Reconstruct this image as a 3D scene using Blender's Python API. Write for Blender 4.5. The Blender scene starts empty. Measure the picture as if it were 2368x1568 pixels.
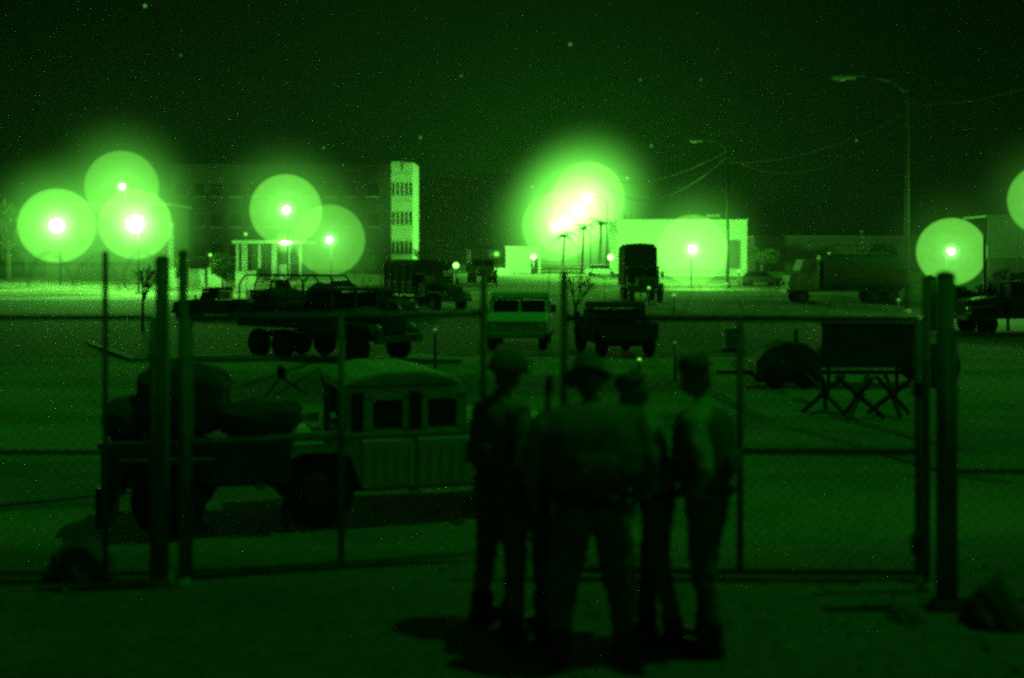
import bpy, bmesh, math, random
from mathutils import Vector, Matrix, Euler
R = math.radians
rnd = random.Random(7)
S = bpy.context.scene
C = S.collection

# ------------------------------------------------------------------ camera, sky, moonlight
F = 2857.0                     # focal length in the 2367 px wide reading of the photograph
CX, HY, CAMZ = 1183.5, 605.0, 2.5
cam_d = bpy.data.cameras.new('camera'); cam = bpy.data.objects.new('camera', cam_d); C.objects.link(cam)
cam.location = (0, 0, CAMZ); cam.rotation_euler = (R(90), 0, 0)
cam_d.sensor_width = 36; cam_d.lens = F / 2367 * 36
cam_d.shift_y = -(784 - HY) / 2367
cam_d.clip_start = 0.1; cam_d.clip_end = 9000
cam_d.dof.use_dof = True; cam_d.dof.focus_distance = 130; cam_d.dof.aperture_fstop = 0.95
S.camera = cam

SUN_EL, SUN_AZ = R(70), R(8)          # light comes from the right and a little from behind
w = bpy.data.worlds.new('World'); S.world = w; w.use_nodes = True
nt = w.node_tree; N = nt.nodes; L = nt.links
for n in list(N): N.remove(n)
out = N.new('ShaderNodeOutputWorld'); bg = N.new('ShaderNodeBackground')
sky = N.new('ShaderNodeTexSky'); sky.sky_type = 'NISHITA'; sky.sun_disc = False
sky.sun_elevation = SUN_EL; sky.sun_rotation = R(90) - SUN_AZ
bw = N.new('ShaderNodeRGBToBW'); L.new(sky.outputs[0], bw.inputs[0])
m1 = N.new('ShaderNodeMath'); m1.operation = 'MULTIPLY'; m1.inputs[1].default_value = 0.0003; L.new(bw.outputs[0], m1.inputs[0])
# sky lobes: scattered base light low over the lamps, then two added fills
tc = N.new('ShaderNodeTexCoord'); sxyz = N.new('ShaderNodeSeparateXYZ'); L.new(tc.outputs['Generated'], sxyz.inputs[0])
def lobe(az, el, n, amp):
    d = Vector((math.sin(R(az)) * math.cos(R(el)), math.cos(R(az)) * math.cos(R(el)), math.sin(R(el))))
    dp = N.new('ShaderNodeVectorMath'); dp.operation = 'DOT_PRODUCT'; dp.inputs[1].default_value = d
    L.new(tc.outputs['Generated'], dp.inputs[0])
    mx = N.new('ShaderNodeMath'); mx.operation = 'MAXIMUM'; mx.inputs[1].default_value = 0; L.new(dp.outputs['Value'], mx.inputs[0])
    p = N.new('ShaderNodeMath'); p.operation = 'POWER'; p.inputs[1].default_value = n; L.new(mx.outputs[0], p.inputs[0])
    q = N.new('ShaderNodeMath'); q.operation = 'MULTIPLY'; q.inputs[1].default_value = amp; L.new(p.outputs[0], q.inputs[0])
    return q.outputs[0]
acc = m1.outputs[0]
for lo in (lobe(1, 3, 45, 0.013), lobe(3, 2.5, 300, 0.012), lobe(-17, 1, 320, 0.008), lobe(0, 85, 5, 0.034), lobe(160, 22, 7, 0.060)):  # last two lobes are added fill, overhead and behind the camera, out of view
    a = N.new('ShaderNodeMath'); a.operation = 'ADD'; L.new(acc, a.inputs[0]); L.new(lo, a.inputs[1]); acc = a.outputs[0]
tint = N.new('ShaderNodeMix'); tint.data_type = 'RGBA'; tint.blend_type = 'MULTIPLY'; tint.inputs[0].default_value = 1
tint.inputs[6].default_value = (0.036, 1.0, 0.02, 1); L.new(acc, tint.inputs[7])
L.new(tint.outputs[2], bg.inputs[0]); bg.inputs[1].default_value = 1.0; L.new(bg.outputs[0], out.inputs[0])

sd = bpy.data.lights.new('moonlight', 'SUN'); so = bpy.data.objects.new('moonlight', sd); C.objects.link(so)
sd.energy = 0.37; sd.angle = R(1.5); sd.color = (0.028, 1.0, 0.03)
sv = Vector((math.cos(SUN_AZ) * math.cos(SUN_EL), math.sin(SUN_AZ) * math.cos(SUN_EL), math.sin(SUN_EL)))
so.rotation_euler = sv.to_track_quat('Z', 'Y').to_euler(); so.location = (30, 0, 40)

S.view_settings.view_transform = 'Standard'; S.view_settings.look = 'None'
S.view_settings.exposure = 0; S.view_settings.gamma = 1
cy = S.cycles
cy.use_denoising = False
cy.max_bounces = 6; cy.diffuse_bounces = 2; cy.transparent_max_bounces = 160
cy.sample_clamp_indirect = 0.1; cy.sample_clamp_direct = 2.5; cy.caustics_reflective = False; cy.caustics_refractive = False
cy.pixel_filter_type = 'BLACKMAN_HARRIS'; cy.filter_width = 3.0
GREEN = (0.175, 1.0, 0.085)

# ------------------------------------------------------------------ ground shape and pixel helpers
PROF = [(-60, 0), (10.4, 0), (14.2, -1.0), (75, -1.0), (150, 0.75), (300, 1.55), (700, 1.95), (4000, 2.2)]
def gz(y):
    for (a, za), (b, zb) in zip(PROF, PROF[1:]):
        if y <= b:
            t = max(0, (y - a) / (b - a))
            if (a, b) == (10.4, 14.2): t = t * t * (3 - 2 * t)
            return za + (zb - za) * t
    return PROF[-1][1]
def X(vx, Y): return (vx - CX) / F * Y
def Z(vy, Y): return CAMZ - (vy - HY) / F * Y
def at(vx, vy, Y): return Vector((X(vx, Y), Y, Z(vy, Y)))
def yground(vy, start=5.0):
    Y = start
    while Y < 900:
        if Z(vy, Y) <= gz(Y): return Y
        Y *= 1.002
    return Y
def G(vx, vy, start=5.0):
    Y = yground(vy, start); return Vector((X(vx, Y), Y, gz(Y)))

# ------------------------------------------------------------------ materials
MATS = {}
def mat(name, col, rough=0.8, metal=0.0, noise=0.25, scale=3.0, bump=0.0, spec=0.3):
    if name in MATS: return MATS[name]
    m = bpy.data.materials.new(name); m.use_nodes = True
    n = m.node_tree.nodes; l = m.node_tree.links; b = n['Principled BSDF']
    b.inputs['Roughness'].default_value = rough; b.inputs['Metallic'].default_value = metal
    b.inputs['Specular IOR Level'].default_value = spec
    if isinstance(col, (int, float)): col = (col, col, col)
    t = n.new('ShaderNodeTexCoord'); x = n.new('ShaderNodeTexNoise'); x.inputs['Scale'].default_value = scale
    x.inputs['Detail'].default_value = 6; x.inputs['Roughness'].default_value = 0.65
    l.new(t.outputs['Object'], x.inputs['Vector'])
    r = n.new('ShaderNodeValToRGB'); l.new(x.outputs['Fac'], r.inputs[0])
    r.color_ramp.elements[0].position = 0.32; r.color_ramp.elements[1].position = 0.68
    r.color_ramp.elements[0].color = (*[c * (1 - noise) for c in col], 1)
    r.color_ramp.elements[1].color = (*[min(1, c * (1 + noise)) for c in col], 1)
    l.new(r.outputs[0], b.inputs['Base Color'])
    if bump:
        bp = n.new('ShaderNodeBump'); bp.inputs['Strength'].default_value = bump; bp.inputs['Distance'].default_value = 0.03
        l.new(x.outputs['Fac'], bp.inputs['Height']); l.new(bp.outputs[0], b.inputs['Normal'])
    MATS[name] = m; return m
def emis(name, s, col=GREEN):
    if name in MATS: return MATS[name]
    m = bpy.data.materials.new(name); m.use_nodes = True; n = m.node_tree.nodes; l = m.node_tree.links
    n.clear(); o = n.new('ShaderNodeOutputMaterial'); e = n.new('ShaderNodeEmission')
    e.inputs[0].default_value = (*col, 1); e.inputs[1].default_value = s; l.new(e.outputs[0], o.inputs[0])
    tb_ = n.new('ShaderNodeBsdfTransparent'); ad_ = n.new('ShaderNodeAddShader'); l.new(e.outputs[0], ad_.inputs[0]); l.new(tb_.outputs[0], ad_.inputs[1]); l.new(ad_.outputs[0], o.inputs[0])
    m.cycles.emission_sampling = 'NONE'
    MATS[name] = m; return m
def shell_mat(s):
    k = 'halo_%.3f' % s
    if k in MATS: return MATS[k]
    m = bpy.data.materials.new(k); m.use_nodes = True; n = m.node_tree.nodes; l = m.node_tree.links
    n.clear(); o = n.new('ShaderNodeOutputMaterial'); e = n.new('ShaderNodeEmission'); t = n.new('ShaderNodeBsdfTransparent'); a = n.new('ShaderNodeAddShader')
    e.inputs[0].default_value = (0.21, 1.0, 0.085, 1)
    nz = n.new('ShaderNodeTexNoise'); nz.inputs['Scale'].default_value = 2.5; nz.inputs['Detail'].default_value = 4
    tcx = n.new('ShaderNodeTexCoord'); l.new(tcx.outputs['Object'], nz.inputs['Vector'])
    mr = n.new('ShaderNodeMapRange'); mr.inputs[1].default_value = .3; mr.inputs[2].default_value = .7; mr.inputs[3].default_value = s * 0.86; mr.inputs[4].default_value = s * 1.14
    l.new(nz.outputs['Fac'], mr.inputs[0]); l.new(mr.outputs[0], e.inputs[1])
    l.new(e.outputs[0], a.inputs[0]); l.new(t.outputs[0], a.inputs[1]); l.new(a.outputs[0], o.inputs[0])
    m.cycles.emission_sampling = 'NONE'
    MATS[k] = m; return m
def vol_mat(d):  # even glowing ball imitating halo bloom round a small lamp
    m = bpy.data.materials.new('glow_air'); m.use_nodes = True; n = m.node_tree.nodes; l = m.node_tree.links
    n.clear(); o = n.new('ShaderNodeOutputMaterial'); p = n.new('ShaderNodeVolumePrincipled')
    p.inputs['Density'].default_value = 0.0
    p.inputs['Emission Color'].default_value = (*GREEN, 1); p.inputs['Emission Strength'].default_value = d
    l.new(p.outputs[0], o.inputs['Volume']); m.cycles.homogeneous_volume = True
    m.cycles.emission_sampling = 'NONE'
    return m

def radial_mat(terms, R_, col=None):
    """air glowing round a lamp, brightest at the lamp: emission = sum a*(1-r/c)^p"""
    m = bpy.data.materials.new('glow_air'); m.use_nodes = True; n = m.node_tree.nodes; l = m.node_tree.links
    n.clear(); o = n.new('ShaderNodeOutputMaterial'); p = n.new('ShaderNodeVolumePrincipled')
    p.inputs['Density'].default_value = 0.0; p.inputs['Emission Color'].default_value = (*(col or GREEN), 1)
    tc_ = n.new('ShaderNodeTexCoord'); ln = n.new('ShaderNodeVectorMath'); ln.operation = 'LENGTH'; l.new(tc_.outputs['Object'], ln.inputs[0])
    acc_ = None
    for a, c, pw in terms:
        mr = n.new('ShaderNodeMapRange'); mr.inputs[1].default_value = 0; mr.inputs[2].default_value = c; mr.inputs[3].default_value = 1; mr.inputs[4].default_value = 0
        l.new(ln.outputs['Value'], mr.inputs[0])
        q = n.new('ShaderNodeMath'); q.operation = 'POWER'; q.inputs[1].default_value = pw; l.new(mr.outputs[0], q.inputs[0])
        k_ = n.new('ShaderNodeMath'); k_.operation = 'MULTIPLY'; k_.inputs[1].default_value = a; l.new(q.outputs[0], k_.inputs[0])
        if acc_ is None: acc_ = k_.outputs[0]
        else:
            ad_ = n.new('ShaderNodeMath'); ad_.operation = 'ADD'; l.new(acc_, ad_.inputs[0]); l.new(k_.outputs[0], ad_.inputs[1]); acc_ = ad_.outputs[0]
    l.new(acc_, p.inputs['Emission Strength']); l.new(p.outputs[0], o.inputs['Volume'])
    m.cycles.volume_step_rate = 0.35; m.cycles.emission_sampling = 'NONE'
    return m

M_STEEL = lambda: mat('galvanised_steel', 0.18, 0.5, 0.6, 0.3, 8)
M_DARKST = lambda: mat('dark_steel', 0.05, 0.6, 0.3, 0.3, 6)
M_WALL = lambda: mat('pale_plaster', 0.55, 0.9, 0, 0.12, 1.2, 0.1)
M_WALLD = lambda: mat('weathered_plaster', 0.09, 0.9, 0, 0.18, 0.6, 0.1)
M_TAN = lambda: mat('tan_paint', 0.6, 0.6, 0, 0.15, 2.5)
M_OLIVE = lambda: mat('olive_paint', (0.09, 0.10, 0.07), 0.6, 0, 0.3, 2.5)
M_CANVAS = lambda: mat('dark_canvas', (0.06, 0.07, 0.05), 0.95, 0, 0.3, 3, 0.2)
M_RUB = lambda: mat('tyre_rubber', 0.025, 0.9, 0, 0.3, 8)
M_GLASS = lambda: mat('dark_glass', 0.012, 0.15, 0, 0.1, 1, 0, 0.5)
M_PANE = lambda: mat('dark_window_pane', .02, .6, 0, .1, 1, 0, .15)
M_LENS = lambda: mat('lens_glass', 0.6, 0.15, 0.3, 0.1, 1)
M_UNI = lambda: mat('camouflage_cloth', (0.20, 0.21, 0.16), 0.95, 0, 0.5, 11, 0.5)
M_TRS = lambda: mat('trouser_cloth', (0.13, 0.14, 0.10), 0.95, 0, 0.5, 11, 0.5)
M_UNI_LIT = lambda: mat('lit_uniform_cloth', (0.38, 0.38, 0.32), 0.95, 0, 0.35, 10, 0.5)  # uniform cloth with the light on shoulders and sleeves put into its colour
M_SKIN = lambda: mat('skin', (0.3, 0.2, 0.15), 0.6, 0, 0.08, 8)
M_LEAF = lambda: mat('foliage', (0.05, 0.08, 0.03), 0.9, 0, 0.4, 0.8)
M_BARK = lambda: mat('bark', (0.13, 0.1, 0.08), 0.95, 0, 0.3, 6)
M_CONC = lambda: mat('concrete', 0.32, 0.9, 0, 0.2, 2, 0.1)
M_SOIL = lambda: mat('dark_soil', (0.12, 0.11, 0.09), 1.0, 0, 0.4, 5, 0.6)

# ------------------------------------------------------------------ mesh helpers
class MB:
    def __init__(s): s.bm = bmesh.new()
    def box(s, c, d, rz=0, bev=0.0, taper=(1, 1), ry=0):
        r = bmesh.ops.create_cube(s.bm, size=1.0); vs = r['verts']
        for v in vs:
            tx, ty = (taper if v.co.z > 0 else (1, 1))
            v.co = Vector((v.co.x * d[0] * tx, v.co.y * d[1] * ty, v.co.z * d[2]))
        if bev:
            es = list({e for v in vs for e in v.link_edges})
            rb = bmesh.ops.bevel(s.bm, geom=es, offset=bev, segments=2, affect='EDGES', profile=0.6)
            vs = list({v for f in rb['faces'] for v in f.verts} | {v for v in vs if v.is_valid})
        m = Matrix.Translation(Vector(c)) @ Matrix.Rotation(rz, 4, 'Z') @ Matrix.Rotation(ry, 4, 'Y')
        bmesh.ops.transform(s.bm, matrix=m, verts=vs); return s
    def cyl(s, a, b, r, r2=None, seg=12):
        a, b = Vector(a), Vector(b); d = b - a
        m = Matrix.Translation((a + b) / 2) @ d.to_track_quat('Z', 'Y').to_matrix().to_4x4()
        bmesh.ops.create_cone(s.bm, cap_ends=True, segments=seg, radius1=r, radius2=r if r2 is None else r2, depth=d.length, matrix=m)
        return s
    def tube(s, pts, r, seg=8):
        for a, b in zip(pts, pts[1:]): s.cyl(a, b, r, None, seg)
        for p in pts[1:-1]: s.ball(p, r, 1)
        return s
    def ball(s, c, r, sub=2, sc=(1, 1, 1)):
        m = Matrix.Translation(Vector(c)) @ Matrix.Diagonal((*sc, 1))
        bmesh.ops.create_icosphere(s.bm, subdivisions=sub, radius=r, matrix=m); return s
    def prism(s, prof, y0, y1, inset=0.0):       # profile in x,z pushed along y
        n = len(prof); cx = sum(p[0] for p in prof) / n
        a = [s.bm.verts.new((p[0], y0, p[1])) for p in prof]; b = [s.bm.verts.new((p[0], y1, p[1])) for p in prof]
        s.bm.faces.new(a); s.bm.faces.new(b[::-1])
        for i in range(n): s.bm.faces.new((a[i], b[i], b[(i + 1) % n], a[(i + 1) % n]))
        return s
    def torus(s, c, R_, r, axis='Y', seg=28, ms=10):
        q = {'X': Euler((0, R(90), 0)), 'Y': Euler((R(90), 0, 0)), 'Z': Euler((0, 0, 0))}[axis].to_matrix()
        vs = []
        for i in range(seg):
            a = 2 * math.pi * i / seg; row = []
            for j in range(ms):
                b = 2 * math.pi * j / ms
                p = Vector(((R_ + r * math.cos(b)) * math.cos(a), (R_ + r * math.cos(b)) * math.sin(a), r * 1.25 * math.sin(b)))
                row.append(s.bm.verts.new(q @ p + Vector(c)))
            vs.append(row)
        for i in range(seg):
            for j in range(ms):
                s.bm.faces.new((vs[i][j], vs[(i + 1) % seg][j], vs[(i + 1) % seg][(j + 1) % ms], vs[i][(j + 1) % ms]))
        return s
    def build(s, name, m, parent=None, smooth=False, bevel=0.0, loc=None):
        bmesh.ops.recalc_face_normals(s.bm, faces=s.bm.faces)
        me = bpy.data.meshes.new(name); s.bm.to_mesh(me); s.bm.free()
        o = bpy.data.objects.new(name, me); C.objects.link(o); me.materials.append(m)
        if smooth:
            for p in me.polygons: p.use_smooth = True
        if bevel:
            b = o.modifiers.new('bevel', 'BEVEL'); b.width = bevel; b.segments = 2; b.limit_method = 'ANGLE'
        if parent: o.parent = parent
        if loc is not None: o.location = loc
        return o
def tag(o, label, cat, group=None):
    o['label'] = label; o['category'] = cat
    if group: o['group'] = group
    return o
def thing(name, label, cat, loc, rz=0, group=None, sc=1.0):
    o = bpy.data.objects.new(name, None); C.objects.link(o); o.empty_display_size = 0.2
    o.location = loc; o.rotation_euler = (0, 0, rz); o.scale = (sc, sc, sc)
    return tag(o, label, cat, group)
def struct(o, k='structure'): o['kind'] = k; return o
def tree_copy(root, loc, rz, label, sc=None, group=None):
    def cp(o, par):
        c = o.copy(); C.objects.link(c); c.parent = par
        for ch in [x for x in ALL() if x.parent == o]: cp(ch, c)
        return c
    c = cp(root, None); c.location = loc; c.rotation_euler = (0, 0, rz); c['label'] = label
    if sc: c.scale = (sc, sc, sc)
    if group: c['group'] = group
    return c
def ALL(): return list(bpy.data.objects)

# ------------------------------------------------------------------ ground
def make_ground():
    ys = []; y = -60.0
    while y < 9: ys.append(y); y += 3
    while y < 16: ys.append(y); y += 0.35
    while y < 3800: ys.append(y); y *= 1.05
    ys.append(4000)
    bm = bmesh.new(); rows = []
    NX = 90
    for y in ys:
        wdt = max(60, abs(y) * 0.9 + 60); row = []
        for i in range(NX + 1):
            t = (i / NX) * 2 - 1; x = wdt * (0.35 * t + 0.65 * t ** 3)
            n = 0.03 * math.sin(x * 1.3 + y * .7) * math.sin(y * 1.1 - x * .4) if 0 < y < 60 else 0
            if 6.5 < y < 11 : n *= 0.3
            row.append(bm.verts.new((x, y, gz(y) + n)))
        rows.append(row)
    for a, b in zip(rows, rows[1:]):
        for i in range(NX): bm.faces.new((a[i], a[i + 1], b[i + 1], b[i]))
    me = bpy.data.meshes.new('ground'); bm.to_mesh(me); bm.free()
    for p in me.polygons: p.use_smooth = True
    o = bpy.data.objects.new('ground', me); C.objects.link(o); struct(o)
    m = bpy.data.materials.new('sandy_ground'); m.use_nodes = True; n = m.node_tree.nodes; l = m.node_tree.links
    b = n['Principled BSDF']; b.inputs['Roughness'].default_value = 0.95; b.inputs['Specular IOR Level'].default_value = 0.1
    t = n.new('ShaderNodeTexCoord')
    mp = n.new('ShaderNodeMapping'); mp.inputs['Scale'].default_value = (0.35, 1, 1); l.new(t.outputs['Object'], mp.inputs[0])
    def noise(sc, det, vec): 
        x = n.new('ShaderNodeTexNoise'); x.inputs['Scale'].default_value = sc; x.inputs['Detail'].default_value = det; x.inputs['Roughness'].default_value = 0.6; l.new(vec, x.inputs['Vector']); return x
    a = noise(0.16, 5, mp.outputs[0]); c = noise(9, 8, t.outputs['Object']); f = noise(60, 4, t.outputs['Object'])
    r = n.new('ShaderNodeValToRGB'); l.new(a.outputs['Fac'], r.inputs[0])
    e = r.color_ramp.elements; e[0].position = 0.36; e[0].color = (0.10, 0.10, 0.09, 1); e[1].position = 0.56; e[1].color = (0.30, 0.27, 0.22, 1)
    mx = n.new('ShaderNodeMix'); mx.data_type = 'RGBA'; mx.blend_type = 'MULTIPLY'; mx.inputs[0].default_value = 1
    r2 = n.new('ShaderNodeValToRGB'); l.new(c.outputs['Fac'], r2.inputs[0]); r2.color_ramp.elements[0].position = 0.3; r2.color_ramp.elements[1].position = 0.7
    r2.color_ramp.elements[0].color = (0.6, 0.6, 0.6, 1); r2.color_ramp.elements[1].color = (1.25, 1.25, 1.25, 1)
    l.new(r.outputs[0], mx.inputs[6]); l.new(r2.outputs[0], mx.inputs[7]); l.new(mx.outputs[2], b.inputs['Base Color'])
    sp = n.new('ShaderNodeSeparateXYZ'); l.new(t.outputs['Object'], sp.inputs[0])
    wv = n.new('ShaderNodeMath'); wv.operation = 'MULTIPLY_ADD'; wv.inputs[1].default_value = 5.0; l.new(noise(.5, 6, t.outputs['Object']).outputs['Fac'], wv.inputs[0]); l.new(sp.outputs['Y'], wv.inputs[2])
    mr = n.new('ShaderNodeMapRange'); mr.inputs[1].default_value = 12.0; mr.inputs[2].default_value = 19.0; mr.inputs[3].default_value = .62; mr.inputs[4].default_value = 1.35; l.new(wv.outputs[0], mr.inputs[0])  # soil change at the fence, with lamplight on the yard put into the colour
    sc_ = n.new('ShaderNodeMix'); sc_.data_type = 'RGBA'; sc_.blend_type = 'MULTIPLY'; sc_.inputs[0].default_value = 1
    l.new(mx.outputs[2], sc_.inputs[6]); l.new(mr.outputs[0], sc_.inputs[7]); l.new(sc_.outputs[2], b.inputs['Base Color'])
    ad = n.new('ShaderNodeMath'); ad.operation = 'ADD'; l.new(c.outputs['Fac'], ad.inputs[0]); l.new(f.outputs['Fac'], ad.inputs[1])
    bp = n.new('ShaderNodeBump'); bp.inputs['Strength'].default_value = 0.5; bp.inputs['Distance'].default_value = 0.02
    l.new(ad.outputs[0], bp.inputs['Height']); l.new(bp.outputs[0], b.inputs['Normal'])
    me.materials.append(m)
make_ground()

def strip(name, pts, wid, m, lift=0.006, h=None):      # a sheet (or a kerb of height h) following points on the ground
    bm = bmesh.new(); A = []
    P = [Vector((x, y, 0)) for x, y in pts]
    for i, p in enumerate(P):
        d = (P[min(i + 1, len(P) - 1)] - P[max(i - 1, 0)]).normalized(); nrm = Vector((-d.y, d.x, 0)) * wid / 2
        q = []
        for s in (-1, 1):
            c = p + nrm * s; q.append((c.x, c.y, gz(c.y)))
        A.append(q)
    if h is None:
        vs = [[bm.verts.new((c[0], c[1], c[2] + lift)) for c in q] for q in A]
        for a, b in zip(vs, vs[1:]): bm.faces.new((a[0], a[1], b[1], b[0]))
    else:
        vs = [[bm.verts.new((q[0][0], q[0][1], q[0][2] - .1)), bm.verts.new((q[0][0], q[0][1], q[0][2] + h)), bm.verts.new((q[1][0], q[1][1], q[1][2] + h)), bm.verts.new((q[1][0], q[1][1], q[1][2] - .1))] for q in A]
        for a, b in zip(vs, vs[1:]):
            for k in range(4): bm.faces.new((a[k], a[(k + 1) % 4], b[(k + 1) % 4], b[k]))
        bm.faces.new(vs[0]); bm.faces.new(vs[-1][::-1])
    bmesh.ops.recalc_face_normals(bm, faces=bm.faces)
    me = bpy.data.meshes.new(name); bm.to_mesh(me); bm.free(); me.materials.append(m)
    o = bpy.data.objects.new(name, me); C.objects.link(o); return struct(o)
M_ROAD = mat('worn_concrete_road', 0.34, 0.9, 0, 0.2, 1.5, 0.05)
M_ASPH = mat('asphalt', 0.06, 0.9, 0, 0.25, 2, 0.05)
strip('road', [(X(-60, 98) - 40, 98), (X(-60, 98), 98), (X(180, 98), 97.5), (X(330, 98), 97)], 5.0, M_ROAD)
strip('path', [(x, yground(620)) for x in (-140, -100, -70, -40)], 30, M_ROAD)
strip('dark_ground_band', [(-130, 76), (-60, 72), (-20, 70.5), (0, 71), (20, 70), (60, 72), (120, 72)], 50, mat('dark_ground', 0.10, 0.9, 0, 0.35, .6, 0.05))  # darker band of ground across the middle of the yard
yk = yground(833)
strip('kerb', [(X(430, yk), yk), (X(620, yk), yk + .3), (X(820, yk), yk - .6), (X(1070, yk), yk - 1.6)], 0.35, M_CONC(), h=0.16)
strip('kerb', [G(1845, 692).xy, G(1880, 703).xy, G(1930, 708).xy, G(2000, 713).xy, G(2055, 716).xy], 0.6, M_CONC(), h=0.2)
strip('kerb', [(X(455, 30), 43.6), (X(300, 43), 43.4), (X(0, 43), 52)], 0.3, M_CONC(), h=0.12)

M_TRACK = mat('tyre_track_soil', 0.15, 1, 0, 0.4, 7, 0.3)
for dx in (0, 1.85):
    strip('tyre_tracks', [(-14 + dx * .2, 14.6 - dx * .5 + .0), (-6 + dx, 18 + dx), (-1.5 + dx, 24), (.3 + dx, 32), (.6 + dx, 44)], .34, M_TRACK, .012)
    strip('tyre_tracks', [(11 + dx, 15.5), (7.5 + dx, 20), (5.6 + dx, 27), (5.2 + dx, 36), (6 + dx, 44)], .34, M_TRACK, .012)
# ------------------------------------------------------------------ hills behind
def ridge(name, pts, Y, base, m, depth=90):
    bm = bmesh.new(); front, top, back = [], [], []
    xs = []
    for (a, ya), (b, yb) in zip(pts, pts[1:]):
        k = max(2, int(abs(b - a) / 12))
        for i in range(k): xs.append((a + (b - a) * i / k, ya + (yb - ya) * i / k))
    xs.append(pts[-1])
    for vx, vy in xs:
        j = rnd.uniform(-1.8, 1.8)
        t = at(vx, vy + j, Y); f = at(vx, base, Y - depth * .4)
        front.append(bm.verts.new((f.x, f.y, min(f.z, t.z - 1) - 6)))
        top.append(bm.verts.new(t)); back.append(bm.verts.new((t.x, Y + depth, -5)))
    for r0, r1 in ((front, top), (top, back)):
        for i in range(len(r0) - 1): bm.faces.new((r0[i], r0[i + 1], r1[i + 1], r1[i]))
    me = bpy.data.meshes.new(name); bm.to_mesh(me); bm.free(); me.materials.append(m)
    o = bpy.data.objects.new(name, me); C.objects.link(o); return struct(o)
M_HILL = mat('dark_scrub_hillside', 0.035, 1, 0, 0.3, 0.02)
ridge('hill', [(925, 600), (935, 416), (990, 412), (1060, 414), (1110, 404), (1170, 402), (1230, 412), (1300, 440), (1380, 500), (1450, 600)], 440, 608, M_HILL)
ridge('hill', [(1690, 520), (1750, 492), (1790, 466), (1850, 452), (1920, 449), (1990, 455), (2050, 472), (2100, 500), (2200, 515), (2330, 520), (2500, 520)], 470, 608, M_HILL)
ridge('hill', [(-400, 420), (-60, 372), (0, 374), (60, 380), (110, 398), (170, 430), (260, 470), (420, 520)], 430, 608, M_HILL)

# ------------------------------------------------------------------ stars
STARS = [(335, 14, 1.5, 'single bright star in the upper left corner of the night sky'),
 (1318, 103, 1.2, 'single star high over the cluster of street lights'),
 (1066, 176, .5, 'very faint star above the gap left of the street light cluster'),
 (972, 318, 1.0, 'star just above the slit windowed tower'),
 (748, 342, .7, 'faint star between the big building glow and the tower'),
 (1506, 337, 1.0, 'star between the light cluster and the farther unlit street lamp'),
 (1480, 185, .6, 'faint star right of the highest star above the cluster'),
 (1980, 325, .6, 'faint star left of the tall lamp pole on the right'),
 (418, 128, .45, 'faint star below the bright one at upper left'),
 (1620, 185, .4, 'very faint star above the farther unlit street lamp')]
for vx, vy, s, lb in STARS:
    o = MB().ball((0, 0, 0), 2.4 + s * 1.6, 2).build('star', emis('starlight_%.1f' % s, 0.03 + s * .06, (0.2, 1, .15)), None, True, loc=at(vx, vy, 3000))
    tag(o, lb, 'star', 'stars in the night sky')

# ------------------------------------------------------------------ lit lamps with imitated tube halos round them
def sphere(name, r, m, parent, loc, seg=48):
    bm = bmesh.new(); bmesh.ops.create_uvsphere(bm, u_segments=seg, v_segments=seg // 2, radius=r)
    me = bpy.data.meshes.new(name); bm.to_mesh(me); bm.free(); me.materials.append(m)
    for p in me.polygons: p.use_smooth = True
    o = bpy.data.objects.new(name, me); C.objects.link(o); o.parent = parent; o.location = loc; return o
def glow(parent, loc, Y, disc, rpx=82, core=1.0, outer=1.0, power=4000, inner=0.25, aims=None):
    k = Y / F
    # the burning bulb, uneven like a bare floodlight
    bm = bmesh.new(); bmesh.ops.create_icosphere(bm, subdivisions=3, radius=6.5 * k * core)
    for v in bm.verts: v.co *= 1 + .35 * math.sin(v.co.x / k * .9 + parent.location.x) * math.cos(v.co.z / k * .8)
    me = bpy.data.meshes.new('bulb'); bm.to_mesh(me); bm.free(); me.materials.append(emis('lamp_bulb', 14.0, (.75, 1, .65)))
    b = bpy.data.objects.new('bulb', me); C.objects.link(b); b.parent = parent; b.location = loc
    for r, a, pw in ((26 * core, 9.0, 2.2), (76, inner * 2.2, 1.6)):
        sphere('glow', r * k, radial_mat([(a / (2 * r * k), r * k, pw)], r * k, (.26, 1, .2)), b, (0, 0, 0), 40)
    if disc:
        sphere('light_halo', rpx * k, shell_mat(disc / 2), parent, loc, 96)  # emissive shells imitating night-vision tube halos, not a part of the lamp
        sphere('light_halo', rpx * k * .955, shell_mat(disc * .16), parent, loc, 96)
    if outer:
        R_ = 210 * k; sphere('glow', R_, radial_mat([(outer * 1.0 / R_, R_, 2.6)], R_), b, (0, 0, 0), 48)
    for tx, ty, tY, en, sz in (aims or ()):
        sl = bpy.data.lights.new('flood_light', 'SPOT'); sl.energy = en; sl.spot_size = R(sz); sl.spot_blend = 1; sl.shadow_soft_size = .4; sl.color = GREEN
        so_ = bpy.data.objects.new('flood_light', sl); C.objects.link(so_); so_.parent = parent; so_.location = loc
        dv = at(tx, ty, tY) - (parent.location + Vector(loc)); so_.rotation_euler = dv.to_track_quat('-Z', 'Y').to_euler()
    ld = bpy.data.lights.new('lamp_light', 'POINT'); ld.energy = power; ld.shadow_soft_size = 0.3; ld.color = GREEN
    lo = bpy.data.objects.new('lamp_light', ld); C.objects.link(lo); lo.parent = parent; lo.location = loc
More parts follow.
